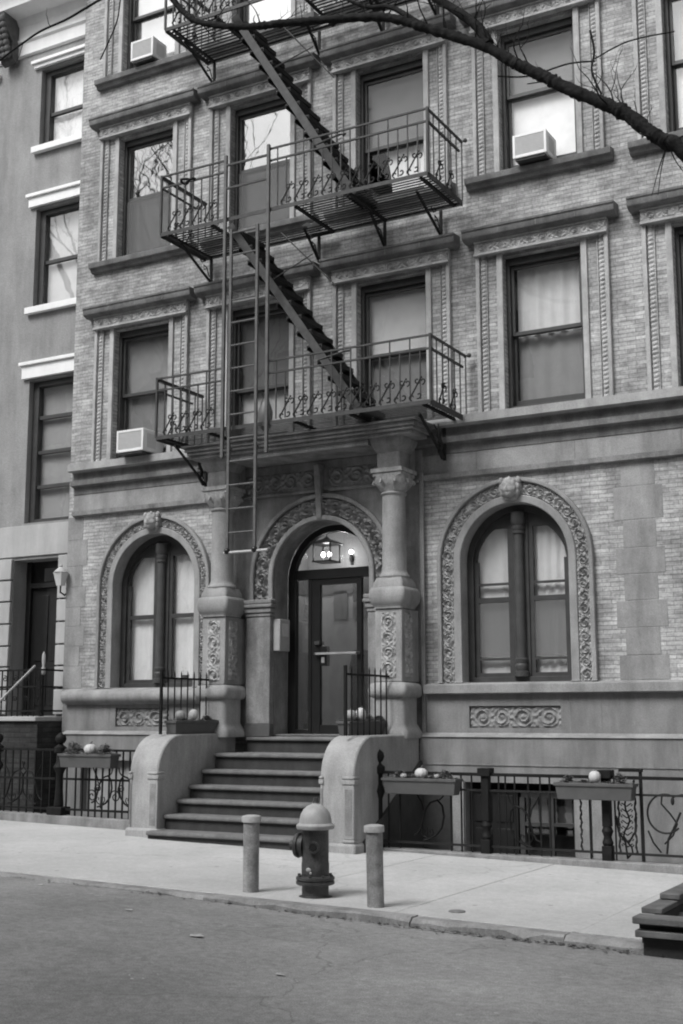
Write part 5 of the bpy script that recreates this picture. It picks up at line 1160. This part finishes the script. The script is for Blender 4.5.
# fine twigs: up the right side, and the long thin shoots that reach the top left corner
mt = MB(); twigs(mt, limb[6:], .009, .30, rnd, (.3, .8), 3, .3); twigs(mt, b2, .008, .5, rnd, (.3, .6), 2, .3)
E1 = [(-2.95, 9.9, 6.88), (-3.02, 9.88, 7.1), (-3.0, 9.9, 7.3), (-3.03, 9.9, 7.5)]; mt.tube(smooth_path(E1), .010, 5)
mt.tube(smooth_path([(-3.0, 9.9, 7.2), (-3.25, 9.9, 7.24), (-3.6, 9.9, 7.22), (-3.9, 9.9, 7.3)]), .008, 5); mt.tube(smooth_path([(-3.0, 9.9, 7.22), (-2.7, 9.9, 7.3), (-2.3, 9.9, 7.28)]), .007, 5)
mt.tube(smooth_path([(-3.1, 9.9, 6.95), (-3.3, 9.9, 7.1), (-3.62, 9.9, 7.15)]), .006, 5)
for k in range(3):
    a = rnd.uniform(-1, 1); mt.tube(smooth_path([(-2.4, 9.9, 6.3), (-2.42 + a * .1, 9.9, 6.1), (-2.4 + a * .25, 9.9, 5.9 - .1 * rnd.random())], 4), [.007 * (1 - .08 * q) for q in range(9)], 5)
TR('twigs', mt)['kind'] = 'stuff'
s1 = smooth_path([(-7.75, 9.9, 9.4), (-8.0, 10.0, 9.62), (-8.3, 10, 9.66), (-8.53, 10, 9.58), (-8.78, 10, 9.53), (-9.17, 10, 9.45), (-9.53, 10, 9.42), (-9.78, 10, 9.36), (-10.17, 10, 9.23), (-10.52, 10, 9.07), (-10.95, 10, 8.95)], 6)
mt = MB().tube(s1, [.017 * (1 - .5 * i / len(s1)) for i in range(len(s1))], 6)
mt.tube(smooth_path([(-8.3, 10, 9.66), (-8.38, 10, 9.56), (-8.43, 10, 9.23), (-8.55, 10, 8.99), (-8.66, 10, 8.81)], 5), .008, 5)
twigs(mt, s1[10:], .006, .12, rnd, (.25, .5), 1, .1)
TR('twigs', mt)['kind'] = 'stuff'
# ------------------------------------------------------------ across the street: the row and the trees the windows mirror
ob = thing('opposite_house', 'long grey apartment house across the street mirrored in the lower windows', 'building', (-9, -5.5, 0))
m = MB(); m.box(-34, 16, -9, -5.5, -.3, 15.2); obj('wall', local(ob, m), mat('opposite_brick', .42, .9, .2, .6, .2, 20, stain=.3), ob, smooth=0)
m = MB(); m.box(-34.2, 16.2, -9, -5.1, 15.2, 15.8); obj('roof_cornice', local(ob, m), STONED, ob)
k = 0
for i in range(18):
    for z_ in (1.6, 5.2, 8.5, 11.8):
        x = -33 + i * 2.7; m = MB(); m.box(x, x + 1.1, -5.52, -5.47, z_, z_ + 2.1); wv = obj('window', local(ob, m), mat('mirrored_window', .05, .15, .3, 1, spec=.8), ob)
        m = MB(); m.box(x - .15, x + 1.25, -5.5, -5.40, z_ + 2.1, z_ + 2.4); m.box(x - .1, x + 1.2, -5.5, -5.38, z_ - .15, z_); obj('lintel', local(ob, m), PALE, wv)
def bare_tree(x, y, hgt, seed, lab):
    r = random.Random(seed); t = thing('bare_tree', lab, 'tree', (x, y, gz(x)), 'bare trees across the street')
    tk = MB(); cr = MB()
    def grow(p, d, L_, rad, lev):
        pp = [p.copy()]; n = 5
        for s in range(n):
            d = (d + Vector((r.uniform(-.22, .22), r.uniform(-.22, .22), r.uniform(-.05, .16)))).normalized(); p = p + d * L_ / n; pp.append(p.copy())
        (tk if lev == 0 else cr).tube(pp, [rad * (1 - .45 * k / n) for k in range(n + 1)], 7 if lev < 2 else 4)
        if lev >= 6: return
        for c in range(3 if lev < 4 else 2):
            q = r.uniform(.35, 1) if c else 1; b = pp[int(q * n)]; v = Vector((r.uniform(-1, 1), r.uniform(-1, 1), r.uniform(.0, .9))).normalized()
            grow(b, (d * .7 + v * .8).normalized(), L_ * r.uniform(.58, .76), rad * .55, lev + 1)
    grow(Vector((0, 0, 0)), Vector((0, 0, 1)), hgt * .36, .22, 0)
    obj('trunk', tk, BARK, t, smooth=80); obj('crown', cr, BARK, t, smooth=80)
bare_tree(-19.0, .9, 25, 3, 'bare street tree mirrored in the window left of the fire escape'); bare_tree(-23.5, 1.0, 26, 5, 'bare street tree mirrored in the upper left window')
